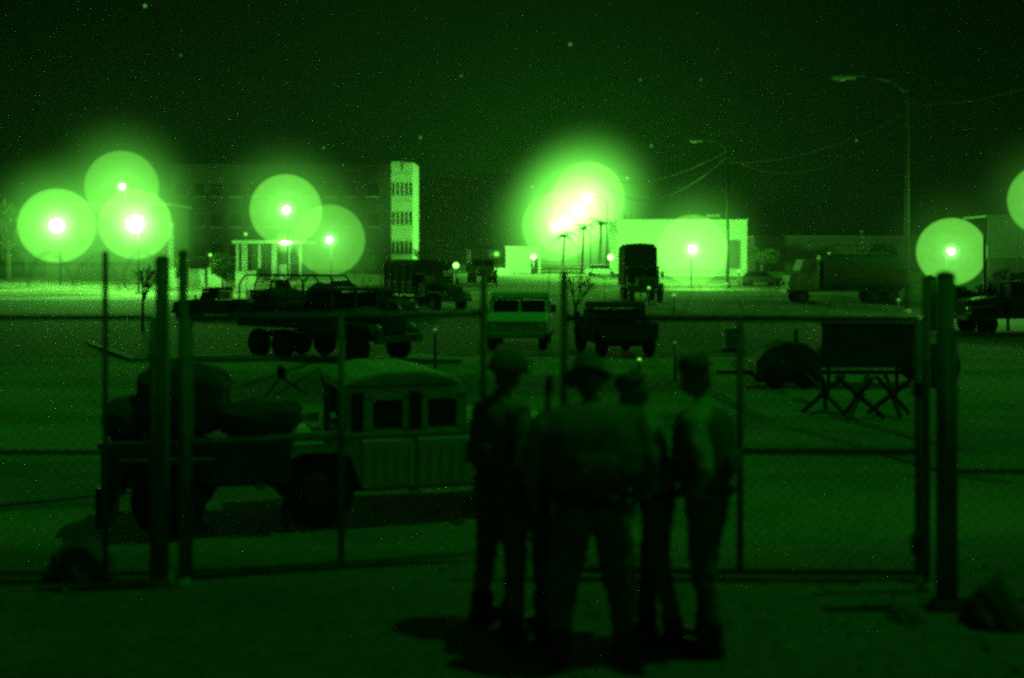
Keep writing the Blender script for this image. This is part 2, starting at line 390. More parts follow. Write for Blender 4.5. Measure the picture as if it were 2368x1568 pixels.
def flood(vx, vy, Y, label, disc, core=1.0, outer=1.0, power=4000, rpx=82, inner=.25, aims=None):
    p = at(vx, vy, Y); g = gz(Y); h = p.z - g
    t = thing('lamp_post', label, 'lamp post', (p.x, Y + .9, g), 0, 'lit lamps with round glowing halos')
    MB().cyl((0, 0, -.1), (0, 0, h + .3), .09, .06).build('pole', mat('black_painted_pole', .02, .9, 0), t, True)
    MB().box((0, 0, .1), (.5, .5, .25), bev=.03).build('base', M_CONC(), t)
    MB().box((0, -.28, h + .25), (.08, .7, .08)).box((0, -.55, h + .1), (.5, .3, .3), bev=.05).build('lamp_head', M_DARKST(), t)
    glow(t, Vector((0, -.9, h)), Y, disc, rpx, core, outer, power, inner, aims)
    return t
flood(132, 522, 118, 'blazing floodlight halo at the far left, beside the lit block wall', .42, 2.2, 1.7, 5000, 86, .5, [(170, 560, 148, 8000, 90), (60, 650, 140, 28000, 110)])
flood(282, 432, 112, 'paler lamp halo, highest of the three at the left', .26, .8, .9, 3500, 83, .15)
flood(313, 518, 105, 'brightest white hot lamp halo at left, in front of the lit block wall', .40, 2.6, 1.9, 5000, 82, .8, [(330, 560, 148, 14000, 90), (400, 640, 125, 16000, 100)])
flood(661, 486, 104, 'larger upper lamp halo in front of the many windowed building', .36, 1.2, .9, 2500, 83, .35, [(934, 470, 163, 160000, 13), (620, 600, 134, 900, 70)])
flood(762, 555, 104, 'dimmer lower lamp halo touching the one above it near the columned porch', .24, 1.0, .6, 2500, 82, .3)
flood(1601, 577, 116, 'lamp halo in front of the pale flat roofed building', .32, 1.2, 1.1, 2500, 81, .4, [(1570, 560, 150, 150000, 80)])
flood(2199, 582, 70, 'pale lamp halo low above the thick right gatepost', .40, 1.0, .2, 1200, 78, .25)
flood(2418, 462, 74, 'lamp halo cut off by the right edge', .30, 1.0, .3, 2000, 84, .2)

# street lamps in a row: the same tall bent arm lamp, lit in the distance and dark near by
def street_lamp(vx, Y, lamp_vx, top_vy, label, lit=None):
    g = gz(Y); x = X(vx, Y); k = Y / F
    ztop = Z(top_vy, Y) - g; ax = X(lamp_vx, Y) - x
    t = thing('street_lamp', label, 'street lamp', (x, Y, g), 0, 'street lamps along the road')
    MB().cyl((0, 0, -.1), (0, 0, ztop), .17, .10, 14).build('pole', mat('lamp_pole_steel', .10, .6, .3), t, True)
    MB().cyl((0, 0, 0), (0, 0, .5), .26, .22, 14).build('base', M_CONC(), t, True)
    pts = [(0, 0, ztop - .3), (ax * .25, 0, ztop + .45), (ax * .62, 0, ztop + .8), (ax * .82, 0, ztop + .78)]
    MB().tube(pts, .055).build('arm', mat('lamp_pole_steel', .14, .6, .3), t, True)
    MB().box((ax * .92, 0, ztop + .68), (abs(ax) * .22 + .5, .34, .2), bev=.06).build('lamp_head', mat('lamp_housing', .5, .3, .2), t)
    l = MB().ball((ax * .96, 0, ztop + .55), .2, 2, (1.6, .8, .5))
    l.build('lens', M_LENS() if not lit else emis('lamp_bulb', 14, (.75, 1, .65)), t, True)
    return t, Vector((ax * .96, 0, ztop + .5))
street_lamp(2097, 77, 1938, 205, 'tallest unlit street lamp with bent arm, on the right side')
street_lamp(1682, 117, 1603, 342, 'unlit street lamp with bent arm in front of the pale flat roofed building')
for i, (vx, Y, lvx, tvy, lb) in enumerate([
    (1403, 199, 1357, 466, 'lit street lamp on the rightmost and nearest pole of the bright cluster'),
    (1365, 261, 1336, 492, 'lit street lamp, second brightest in the cluster from the right'),
    (1338, 332, 1310, 516, 'lit street lamp, third in the cluster from the right'),
    (1312, 386, 1285, 528, 'lit street lamp, leftmost and lowest of the bright cluster')]):
    t, lp = street_lamp(vx, Y, lvx, tvy, lb, True)
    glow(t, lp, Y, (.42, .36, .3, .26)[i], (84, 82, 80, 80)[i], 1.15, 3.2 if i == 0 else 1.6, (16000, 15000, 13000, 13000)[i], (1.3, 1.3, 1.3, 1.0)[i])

# small lights
def small_light(vx, vy, Y, label, s=1.0, power=0, name='small_lamp', stake=True, kpx=5):
    p = at(vx, vy, Y); g = gz(Y)
    t = thing(name, label, 'lamp', (p.x, Y, g), 0, 'small distant lamps')
    k = Y / F; h = p.z - g
    if stake and h > .1:
        MB().cyl((0, 0, -.05), (0, 0, h), .03 + .0004 * Y, None, 8).build('pole', M_STEEL(), t, True)
    MB().ball((0, 0, h), kpx * .5 * k * math.sqrt(s), 2, (1, 1, 1)).build('bulb', emis('small_bulb_%.1f' % s, 1.1 * s), t, True)
    if power:
        ld = bpy.data.lights.new('lamp_light', 'POINT'); ld.energy = power; ld.color = GREEN; ld.shadow_soft_size = .2
        lo = bpy.data.objects.new('lamp_light', ld); C.objects.link(lo); lo.parent = t; lo.location = (0, -.4, h)
    sphere('glow', kpx * 1.1 * k, vol_mat(.45 * s / (2.2 * kpx * k)), t, (0, 0, h), 20)
for a in [(1054, 614, 95, 'bright oval lamp right of the dark canvas truck', 3, 7), (1233, 594, 160, 'lamp on the right half of the small white building', 4, 7, 20000),
    (1412, 595, 140, 'lamp low beside the left corner of the pale flat roofed building', 4, 7, 6000), (568, 542, 150, 'small lamp above the left end of the columned porch', .8, 6),
    (486, 590, 130, 'small lamp left of the dark round tree', 1.2, 5), (1903, 475, 500, 'lone lamp on the dark domed hill', .6, 5),
    (1500, 666, 90, 'small lamp below left of the halo on the flat roofed building', .9, 5), (1558, 683, 80, 'small lamp below the halo on the flat roofed building', .7, 5),
    (1478, 832, 26, 'bright small lamp on the yard just over the soldiers heads', .9, 6), (1560, 793, 36, 'dim small lamp in the yard right of the dark utility vehicle', .35, 4),
    (1006, 763, 40, 'dim small lamp in the yard left of the tan vehicle', .4, 5), (1450, 412, 420, 'small far lamp right of the bright cluster', .7, 4),
    (1231, 433, 420, 'small far lamp left of the bright cluster', .6, 4), (1482, 632, 100, 'small lamp at the foot of the tall dark truck', .8, 4),
    (855, 608, 130, 'small lamp between the lower halo and the tower', .8, 6), (1148, 588, 120, 'small white round lamp on a short pole left of the small white building', .9, 9),
    (1708, 628, 120, 'small lamp at the lower right corner of the flat roofed building', 1.0, 5), (2077, 694, 78, 'small lamp at the foot of the tall unlit street lamp', .5, 5)]:
    small_light(a[0], a[1], a[2], a[3], a[4], power=a[6] if len(a) > 6 else 0, kpx=a[5])
o = thing('canopy_light', 'bright lamp set under the porch roof of the columned building', 'lamp', at(660, 562, 131), 0)
MB().box((0, .2, .05), (3.2, .3, .12), bev=.03).build('housing', M_WALL(), o)
MB().ball((0, 0, 0), .36, 2, (1.6, 1, .6)).build('bulb', emis('lamp_bulb', 14, (.75, 1, .65)), o, True)
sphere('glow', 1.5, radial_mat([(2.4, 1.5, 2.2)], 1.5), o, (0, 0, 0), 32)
ld = bpy.data.lights.new('lamp_light', 'POINT'); ld.energy = 350; ld.color = GREEN; ld.shadow_soft_size = .3
lo = bpy.data.objects.new('lamp_light', ld); C.objects.link(lo); lo.parent = o; lo.location = (0, -.6, -.3)

# ------------------------------------------------------------------ buildings
def wall_box(t, name, x0, x1, y0, y1, z0, z1, m):
    return MB().box(((x0 + x1) / 2, (y0 + y1) / 2, (z0 + z1) / 2), (x1 - x0, y1 - y0, z1 - z0)).build(name, m, t, bevel=.02)
# big building
Y = 170; g = gz(Y); x0, x1 = X(395, Y), X(904, Y); top = Z(386, Y) - g; ox = (x0 + x1) / 2
t = thing('apartment_block', 'wide dark multi storey building with square windows behind the left halos', 'building', (ox, Y, g))
wd = x1 - x0
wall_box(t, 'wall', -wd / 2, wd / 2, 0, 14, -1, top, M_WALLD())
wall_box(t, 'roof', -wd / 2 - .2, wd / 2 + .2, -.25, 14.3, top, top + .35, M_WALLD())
for vy in (440, 510, 580):
    for vx in (418, 460, 502, 545, 588, 630, 680, 722, 766, 810, 862):
        cx = X(vx, Y) - ox; cz = Z(vy, Y) - g
        w_ = MB().box((cx, -.02, cz), (1.5, .12, 1.7)).build('window', M_PANE(), t)
        MB().box((cx, -.1, cz - .93), (1.8, .3, .12)).build('sill', M_WALL(), w_)
# stair tower
Y = 163; g = gz(Y); x0, x1 = X(904, Y), X(955, Y); wd = x1 - x0; top = Z(379, Y) - g; ox = (x0 + x1) / 2
t = thing('stair_tower', 'narrow pale tower with rows of slit windows at the end of the big building', 'tower', (ox, Y, g), R(-3))
tb = MB(); tb.box((0, 3, top / 2 - .5), (wd, 6, top + 1)); tb.build('wall', mat('tower_plaster', .6, .9, 0, .18, 1.0, .1), t, bevel=.02)
MB().box((-wd * .25, 2.9, top + .14), (wd * .46, 6, .3)).box((wd * .27, 2.9, top + .08), (wd * .42, 6, .2)).build('parapet', mat('tower_plaster', .6), t)
for vy, h in ((438, 1.7), (505, 1.7), (573, 1.7)):
    for k in range(5):
        cx = (-.40 + k * .2) * wd; cz = Z(vy, Y) - g
        MB().box((cx, -.01, cz), (.26, .12, h)).build('window', M_PANE(), t)
    MB().box((0, -.12, Z(vy, Y) - g - h / 2 - .14), (wd * .97, .3, .2)).build('sill', M_WALL(), t)
for vy in (405, 466, 533): MB().box((0, -.04, Z(vy, Y) - g), (wd * 1.0, .12, .1)).build('moulding', M_WALL(), t)
MB().box((0, -.05, Z(386, Y) - g), (.2, .14, 1.1)).build('drain_slot', M_DARKST(), t)
# lit block behind the left lamps
Y = 148; g = gz(Y); x0, x1 = X(108, Y), X(392, Y); ox = (x0 + x1) / 2; wd = x1 - x0; top = Z(476, Y) - g
t = thing('annex_building', 'flat roofed pale block glaring behind the three left lamps', 'building', (ox, Y, g))
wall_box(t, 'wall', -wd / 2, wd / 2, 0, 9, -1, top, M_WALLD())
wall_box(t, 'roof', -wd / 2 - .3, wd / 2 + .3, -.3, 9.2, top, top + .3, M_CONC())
MB().box((wd / 2 + .25, -.2, (Z(515, Y) - g) / 2), (.62, .6, Z(515, Y) - g)).build('pilaster', M_WALL(), t, bevel=.03)
for k in range(6): MB().box((-wd / 2 + 1.6 + k * 2.4, -.02, 4.3), (1.2, .1, 1.4)).build('window', M_PANE(), t)
# columned porch
Y = 134; g = gz(Y); x0, x1 = X(542, Y), X(700, Y); ox = (x0 + x1) / 2; wd = x1 - x0; top = Z(556, Y) - g
t = thing('porch_building', 'low porch with white columns and a flat canopy in front of the big building', 'building', (ox, Y, g))
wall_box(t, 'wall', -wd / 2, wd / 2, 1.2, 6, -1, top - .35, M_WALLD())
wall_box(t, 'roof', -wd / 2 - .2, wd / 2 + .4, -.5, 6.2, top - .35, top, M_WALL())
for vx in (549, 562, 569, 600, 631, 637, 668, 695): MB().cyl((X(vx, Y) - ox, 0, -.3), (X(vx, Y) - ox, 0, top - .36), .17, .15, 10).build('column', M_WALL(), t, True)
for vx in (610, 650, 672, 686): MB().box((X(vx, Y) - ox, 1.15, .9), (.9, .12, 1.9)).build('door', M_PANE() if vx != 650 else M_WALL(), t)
# low white walls left
for a, b, y0, y1, Yw, lb in [(390, 430, 622, 634, 120, 'short white low wall below the bright pilaster'), (481, 520, 622, 634, 118, 'low white wall segment left of the gate by the dark round tree'),
        (436, 474, 625, 634, 119, 'low white wall segment between two dark posts'), (545, 592, 629, 645, 112, 'low white planter wall right of the dark round tree')]:
    g = gz(Yw); a_, b_ = X(a, Yw), X(b, Yw); h = Z(y0, Yw) - g
    o = MB().box((0, 0, h * .5), (b_ - a_, .3, h)).box((0, 0, h + .05), (b_ - a_ + .1, .4, .1)).build('low_wall', M_WALL(), loc=((a_ + b_) / 2, Yw, g), bevel=.01)
    tag(o, lb, 'wall', 'low white walls before the big building')
# small white building
Y = 172; g = gz(Y); x0, x1 = X(1169, Y), X(1250, Y); ox = (x0 + x1) / 2; wd = x1 - x0; top = Z(572, Y) - g
t = thing('small_building', 'small white flat roofed hut lit brightly left of the lamp cluster', 'building', (ox, Y, g))
wall_box(t, 'wall', -wd / 2, wd / 2, 0, 4, -1, top, M_WALL())
wall_box(t, 'roof', -wd / 2 - .15, wd / 2 + .15, -.2, 4.2, top, top + .15, M_WALL())
MB().box((wd * .32, -.04, 1.1), (wd * .2, .14, 2.2)).build('door', M_PANE(), t)
Yw = 165; o = MB().box((0, 0, .35), (3.2, .3, .9)).build('low_wall', M_WALL(), loc=(X(1152, Yw), Yw, gz(Yw)), bevel=.02)
tag(o, 'low white wall joined to the left of the small white hut', 'wall')
# pale flat roofed building
Y = 150; g = gz(Y); x0, x1 = X(1425, Y), X(1727, Y); ox = (x0 + x1) / 2; wd = x1 - x0; top = Z(511, Y) - g
t = thing('warehouse', 'pale flat roofed building behind the single halo, right of the lamp cluster', 'building', (ox, Y, g))
wall_box(t, 'wall', -wd / 2, wd / 2, 0, 10, -1, top, M_WALL())
wall_box(t, 'roof', -wd / 2 - .1, wd / 2 + .1, -.15, 10.1, top, top + .18, M_WALL())
MB().box((X(1698, Y) - ox, -.03, (Z(555, Y) - g + Z(622, Y) - g) / 2), (1.35, .16, 3.5)).build('door', M_WALLD(), t)
MB().box((X(1470, Y) - ox, -.03, 1.6), (2.2, .12, 2.4)).build('window', M_PANE(), t)
for vx in (1447, 1452, 1461): MB().cyl((X(vx, Y) - ox, 2, top), (X(vx, Y) - ox, 2, top + .8), .05).build('vent_pipe', M_STEEL(), t)
MB().box((wd * .28, 4, top + .5), (1.6, 1.2, .8)).build('rooftop_unit', M_STEEL(), t)
# long dark shed right
Y = 190; g = gz(Y); x0, x1 = X(1745, Y), X(2290, Y); ox = (x0 + x1) / 2; wd = x1 - x0; top = Z(549, Y) - g
t = thing('long_shed', 'long dark low shed behind the tanker truck on the right', 'building', (ox, Y, g))
wall_box(t, 'wall', -wd / 2, wd / 2, 0, 10, -1, top, mat('dark_corrugated_wall', .09, .8, 0, .3, 1))
MB().prism([(-wd / 2 - .3, top), (wd / 2 + .3, top), (wd / 2 + .3, top + .25), (-wd / 2 - .3, top + .25)], -.5, 10.4).build('roof', M_STEEL(), t)
# screen wall right edge
Y = 84; g = gz(Y); x0, x1 = X(2282, Y), X(2420, Y); ox = (x0 + x1) / 2; wd = x1 - x0; top = Z(503, Y) - g
t = thing('canopy_shelter', 'slatted screen shelter lit behind the right edge', 'shelter', (ox, Y, g))
wall_box(t, 'roof', -wd / 2 - .2, wd / 2 + .2, -.3, 4, top, top + .15, M_STEEL())
for k in range(3): MB().cyl((-wd / 2 + .1 + k * (wd - .2) / 2, 0, -.2), (-wd / 2 + .1 + k * (wd - .2) / 2, 0, top), .06).build('post', M_STEEL(), t)
sb = MB()
for k in range(22): sb.box((-wd / 2 + .2 + k * (wd - .4) / 21, .12, (top + Z(598, Y) - g) / 2), (.09, .03, top - (Z(598, Y) - g)))
sb.build('screen', mat('reed_screen', .3, .9, 0, .4, 8), t)
wall_box(t, 'wall', -wd / 2, wd / 2, .1, .3, -.3, Z(600, Y) - g, mat('dark_corrugated_wall', .09))

# ------------------------------------------------------------------ trees
def leafy(mb, c, rad, n, size):
    for _ in range(n):
        while True:
            d = Vector((rnd.uniform(-1, 1), rnd.uniform(-1, 1), rnd.uniform(-1, 1)))
            if .3 < d.length < 1: break
        p = Vector(c) + Vector((d.x * rad[0], d.y * rad[1], d.z * rad[2]))
        e = Euler((rnd.uniform(0, 6), rnd.uniform(0, 6), rnd.uniform(0, 6))).to_matrix(); s = size * rnd.uniform(.6, 1.4)
        vs = [mb.bm.verts.new(p + e @ Vector(q) * s) for q in ((-.5, 0, 0), (0, -.28, .08), (.5, 0, 0), (0, .28, .08))]
        mb.bm.faces.new(vs)
def tree(vx, vy_base, Y, h, rad, label, n=900, size=.35, lobes=7, name='tree'):
    g = gz(Y); x = X(vx, Y)
    t = thing(name, label, 'tree', (x, Y, g), 0, 'dark trees and shrubs')
    tr = MB(); tr.cyl((0, 0, -.2), (0, 0, h * .5), h * .035 + .04, h * .022 + .02, 9)
    tips = []
    for k in range(lobes):
        a = 6.28 * k / lobes + rnd.uniform(-.3, .3); q = rnd.uniform(.25, .75)
        p = Vector((math.cos(a) * rad * q, math.sin(a) * rad * q, h * rnd.uniform(.45, .86))); tips.append(p)
        tr.cyl((0, 0, h * .4), p, h * .014 + .02, .02, 6)
    tr.build('trunk', M_BARK(), t, True)
    cr = MB()
    for p in tips + [Vector((0, 0, h * .7))]:
        leafy(cr, p, (rad * .45, rad * .45, h * .17), n // (lobes + 1), size)
    cr.build('crown', M_LEAF(), t)
tree(515, 640, 112, 3.4, 1.0, 'dark round tree between the low white walls left of the porch', 1500, .35)
tree(607, 632, 125, 1.9, .8, 'small dark shrub in front of the columned porch', 500, .25, name='shrub')
tree(880, 640, 122, 3.0, 1.6, 'loose dark shrub left of the slit windowed tower foot', 1200, .3, name='shrub')
tree(838, 640, 128, 3.2, 1.2, 'leafy shrub at the right edge of the lower halo', 900, .3, name='shrub')
tree(1010, 640, 115, 2.8, 1.9, 'broad shrub between the tower and the hoop truck', 1500, .3, name='shrub')
tree(420, 640, 116, 3.0, .7, 'slim dark tree standing right of the bright pilaster', 800, .3)
tree(2235, 640, 62, 2.4, 1.4, 'dark shrub behind the pale right halo', 1200, .22, name='shrub')
tree(2040, 640, 150, 4.2, 2.5, 'dark bushy tree behind the tanker truck', 1500, .45)
tree(1760, 640, 152, 3.6, 2.2, 'dark bush at the right of the pale flat roofed building', 1300, .4, name='shrub')
def palm(vx, Y, vtop, label):
    g = gz(Y); h = Z(vtop, Y) - g; t = thing('palm_tree', label, 'palm tree', (X(vx, Y), Y, g), 0, 'palm trees')
    pts = [(0, 0, -.2), (.08, 0, h * .35), (.2, 0, h * .7), (.25, 0, h)]
    tr = MB()
    for i, (a, b) in enumerate(zip(pts, pts[1:])): tr.cyl(a, b, .19 - .02 * i, .17 - .02 * i, 10)
    tr.build('trunk', M_BARK(), t, True)
    cr = MB()
    for k in range(15):
        a = 6.28 * k / 15 + rnd.uniform(-.15, .15); up = rnd.uniform(.2, 1.1); Lf = rnd.uniform(1.7, 2.5); prev = Vector((.25, 0, h))
        for j in range(1, 8):
            s = j / 7; p = Vector((.25 + math.cos(a) * Lf * s, math.sin(a) * Lf * s, h + up * math.sin(s * 2.0) * 1.3 - 1.7 * s * s))
            cr.cyl(prev, p, .02, .015, 4)
            for sd_ in (-1, 1):
                for q in range(3):
                    b0 = prev.lerp(p, q / 3); side = Vector((-math.sin(a), math.cos(a), -.45)) * sd_ * .5 * (1.1 - s)
                    tip = b0 + side + (p - prev) * .6
                    vs = [cr.bm.verts.new(v) for v in (b0, b0 + (p - prev) * .18, tip)]; cr.bm.faces.new(vs)
            prev = p
    cr.build('crown', M_LEAF(), t)
palm(1385, 150, 520, 'palm tree nearest the pale flat roofed building, below the lamp cluster')
palm(1300, 170, 548, 'palm tree under the left lamps of the bright cluster')
palm(1345, 180, 530, 'palm tree in the middle under the bright lamp cluster')
def bare_tree(vx, Y, h, label, spread=1.0, n0=5):
    g = gz(Y); t = thing('bare_tree', label, 'tree', (X(vx, Y), Y, g), 0, 'bare thin trees')
    tr = MB(); tr.cyl((0, 0, -.1), (0, 0, h * .45), .09, .06, 8); tr.build('trunk', M_BARK(), t, True)
    br = MB()
    def grow(p, d, ln, r, lvl):
        q = p + d * ln; br.cyl(p, q, r, r * .6, 5)
        if lvl:
            for _ in range(3):
                nd = (d + Vector((rnd.uniform(-.8, .8), rnd.uniform(-.5, .5), rnd.uniform(-.25, .5))) * spread).normalized(); grow(q, nd, ln * rnd.uniform(.55, .8), r * .6, lvl - 1)
    for _ in range(n0): grow(Vector((0, 0, h * .42)), Vector((rnd.uniform(-.7, .7), rnd.uniform(-.4, .4), 1)).normalized(), h * .2, .05, 3)
    br.build('branches', M_BARK(), t)
bare_tree(965, 100, 4.6, 'bare branching tree at the foot of the tower beside the canvas truck')
bare_tree(330, 60, 3.6, 'bare twiggy sapling under the brightest left halo')
bare_tree(2330, 60, 3.4, 'bare twiggy tree near the right edge before the screen shelter')
bare_tree(1330, 58, 3.2, 'bare twiggy tree between the tan vehicle and the gate end')
# trees at left far
for i, (vx, Y, h, r_, lb) in enumerate([(20, 140, 9, 5, 'tall dark tree at the far left edge'), (60, 150, 5, 3.2, 'lower dark tree beside the far left tree')]):
    tree(vx, 0, Y, h, r_, lb, 2200, .6, 9)

# ------------------------------------------------------------------ vehicles
def wheel(t, x, y, r=.47, wdt=.32, side=1):
    w_ = MB().cyl((0, -wdt / 2, 0), (0, wdt / 2, 0), r * .62, None, 20)
    w_.torus((0, 0, 0), r * .72, r * .28, 'Y')
    w_ = w_.build('wheel', M_RUB(), t, True, loc=(x, y, r))
    MB().cyl((0, side * wdt * .35, 0), (0, side * (wdt / 2 + .02), 0), r * .5, r * .42, 16).cyl((0, side * wdt * .5, 0), (0, side * (wdt / 2 + .07), 0), r * .16, None, 10).build('rim', M_DARKST(), w_)
def crew_cab(t, paint, Wd, top):
    x0, x1 = -1.25, .28
    cb = MB()
    for y in (-Wd * .97, Wd * .97):
        for x in (x0 + .04, -.31, x1 - .06): cb.box((x, y, 1.47), (.10, .07, .66))
        cb.box(((x0 + x1) / 2, y, 1.80), (x1 - x0, .08, .08)); cb.box(((x0 + x1) / 2, y, 1.15), (x1 - x0, .07, .08))
    for x in (x0, x1 - .02): cb.box((x, 0, 1.80), (.08, Wd * 1.94, .08)); cb.box((x, 0, 1.16), (.06, Wd * 1.92, .1))
    cb.build('cab_frame', paint, t, bevel=.01)
    for s in (-1, 1):
        for cx_ in (-.72, .02):
            d_ = MB().box((0, 0, -.02), (.70, .07, .62), bev=.02)
            for q_ in (-.3, -.15, 0, .15, .3): d_.box((q_, s * .038, -.02), (.03, .014, .5))
            d_ = d_.build('door', paint, t); d_.location = (cx_, s * (Wd + .02), .86)
            wf = MB().box((0, s * -.03, .62), (.40, .05, .38)).build('window', M_GLASS(), d_)
            wm_ = MB()
            for q_ in (-.27, .27): wm_.box((q_, s * -.03, .62), (.14, .058, .5))
            wm_.box((0, s * -.03, .35), (.68, .058, .16)).box((0, s * -.03, .86), (.68, .058, .10)); wm_.build('window_frame', paint, d_)
        for q_ in (-1.13, -.35): MB().box((q_, s * (Wd + .035), 1.52), (.16, .04, .5)).build('side_vent_window', M_GLASS(), t)
        g_ = MB().box((0, 0, 0), (.02, .9, .46)).build('windshield', M_GLASS(), t); g_.location = (x1 + .02, s * .5, 1.5)
        MB().tube([(2.6 - 2.0, s * 1.1, 1.4), (.72, s * 1.3, 1.55)], .015).box((.74, s * 1.34, 1.55), (.06, .2, .28), bev=.02).build('mirror', M_DARKST(), t)
    MB().box((-.48, 0, 1.5), (1.3, 1.6, .45)).build('cabin_interior', M_DARKST(), t)
    MB().prism([(x1 + .04, 1.85), (x1 - .1, 1.96), (x1 - .5, 2.05), (x0 + .45, 2.05), (x0 + .1, 1.97), (x0 - .06, 1.85)], -Wd * 1.02, Wd * 1.02).build('roof', mat('pale_canvas', .5, .95, 0, .2, 4, .2) if top is None else top, t, bevel=.05)
    MB().box((-1.8, -1.05, 1.22), (.95, .05, .12)).box((-1.8, 1.05, 1.22), (.95, .05, .12)).box((-2.26, 0, 1.22), (.05, 2.1, .12)).build('bed_rail', paint, t)
    MB().tube([(-1.5, -.95, 1.1), (-1.52, -.95, 1.75)], .03, 6).build('antenna_base', M_DARKST(), t)
    MB().tube([(-1.52, -.95, 1.75), (-1.6, -.95, 2.1), (-2.2, -.95, 1.75)], .01, 6).build('antenna', M_DARKST(), t)
    MB().box((-2.36, 0, .62), (.12, 1.9, .16), bev=.02).build('rear_bumper', paint, t)
    for x in (-1.6, 1.68):
        for s in (-1, 1): wheel(t, x, s * .9, side=s)
    return t
def humvee(label, loc, rz, paint, load=False, group='military utility vehicles', open_back=True, name='utility_vehicle', top=None, sc=1, crew=False):
    t = thing(name, label, 'vehicle', loc, rz, group, sc)
    Wd = 1.07
    # lower tub
    MB().prism([(-2.25, .55), (-1.95, .42), (-1.95, .95), (1.2, .95), (1.2, .42), (-1.1, .42), (-1.1, .80), (-1.25, .95)], -Wd * .72, Wd * .72).build('chassis', M_DARKST(), t)
    MB().prism([(-2.28, .66), (-2.28, 1.12), (.55, 1.12), (.55, .5), (-1.05, .5), (-1.2, .92), (-1.35, 1.0), (-1.85, 1.0), (-2.05, .9), (-2.12, .66)], -Wd, Wd).build('body', paint, t, bevel=.02)
    hd = MB().prism([(.56, .98), (.56, 1.30), (1.0, 1.30), (2.12, 1.16), (2.26, 1.05), (2.26, .98)], -Wd * .98, Wd * .98); hd.build('hood', paint, t, bevel=.03)
    for s in (-1, 1):
        MB().prism([(1.0, .99), (2.26, .99), (2.3, .62), (2.2, .6), (2.12, .9), (2.0, .98), (1.4, .98), (1.2, .85), (1.0, .5), (.56, .5), (.56, .99)], s * Wd * .97, s * Wd * .62).build('fender', paint, t)
    gb = MB().box((2.20, 0, .80), (.06, 1.32, .36))
    for k in range(9): gb.box((2.245, -.48 + k * .12, .81), (.03, .05, .32))
    gb.build('grille', paint, t, bevel=.005)
    MB().box((2.36, 0, .55), (.1, 1.9, .16), bev=.02).box((2.28, .5, .55), (.2, .1, .12)).box((2.28, -.5, .55), (.2, .1, .12)).build('bumper', paint, t)
    for s in (-1, 1):
        MB().cyl((2.24, s * .83, .82), (2.31, s * .83, .82), .11, None, 16).build('headlight', M_LENS(), t, True)
        m_ = MB().box((.75, s * 1.24, 1.45), (.06, .18, .28), bev=.02); m_.cyl((.62, s * 1.05, 1.25), (.75, s * 1.22, 1.42), .015); m_.build('mirror', M_DARKST(), t)
    if crew: return crew_cab(t, paint, Wd, top)
    # cab: posts, header, two pane windshield, doors with window openings, fabric roof
    cb = MB()
    for y in (-Wd * .95, 0, Wd * .95): cb.cyl((.60, y, 1.25), (.36, y * .97, 1.80), .045, None, 8)
    for y in (-Wd * .95, Wd * .95):
        cb.box((-.55, y, 1.47), (.09, .06, .66)); cb.box((-.1, y, 1.79), (.98, .07, .07)); cb.box((0, y, 1.15), (1.12, .06, .1))
    cb.box((.36, 0, 1.79), (.08, Wd * 1.9, .08)); cb.box((.60, 0, 1.24), (.1, Wd * 1.92, .1))
    cb.build('cab_frame', paint, t)
    for s in (-1, 1):
        g_ = MB().box((0, 0, 0), (.02, .86, .46)).build('windshield', M_GLASS(), t); g_.location = (.50, s * .5, 1.51); g_.rotation_euler = (0, R(-23), 0)
        d_ = MB().box((0, 0, 0), (.92, .06, .60), bev=.02).build('door', paint, t); d_.location = (0, s * (Wd + .01), .86)
        MB().box((-.02, 0, .62), (.8, .03, .5)).build('window', M_GLASS(), d_)
    MB().box((-.13, 0, 1.52), (.02 + .8, 1.7, .4)).build('cabin_interior', M_DARKST(), t)
    rf = MB().prism([(.44, 1.83), (.36, 1.93), (-.1, 2.0), (-.5, 1.97), (-.66, 1.86), (-.66, 1.83)], -Wd * .98, Wd * .98).build('roof', mat('pale_canvas', .5, .95, 0, .2, 4, .2) if top is None else top, t, bevel=.04)
    # bed
    bd = MB(); 
    for s in (-1, 1): bd.box((-1.45, s * Wd * .97, 1.19), (1.66, .05, .16))
    bd.box((-2.26, 0, 1.19), (.05, Wd * 1.94, .16)); bd.build('bed_rail', paint, t)
    MB().tube([(-2.2, .9, 1.1), (-2.25, .95, 1.9), (-2.35, .95, 2.9)], .012, 6).build('antenna', M_DARKST(), t)
    for x in (-1.6, 1.68):
        for s in (-1, 1): wheel(t, x, s * .9, side=s)
    return t
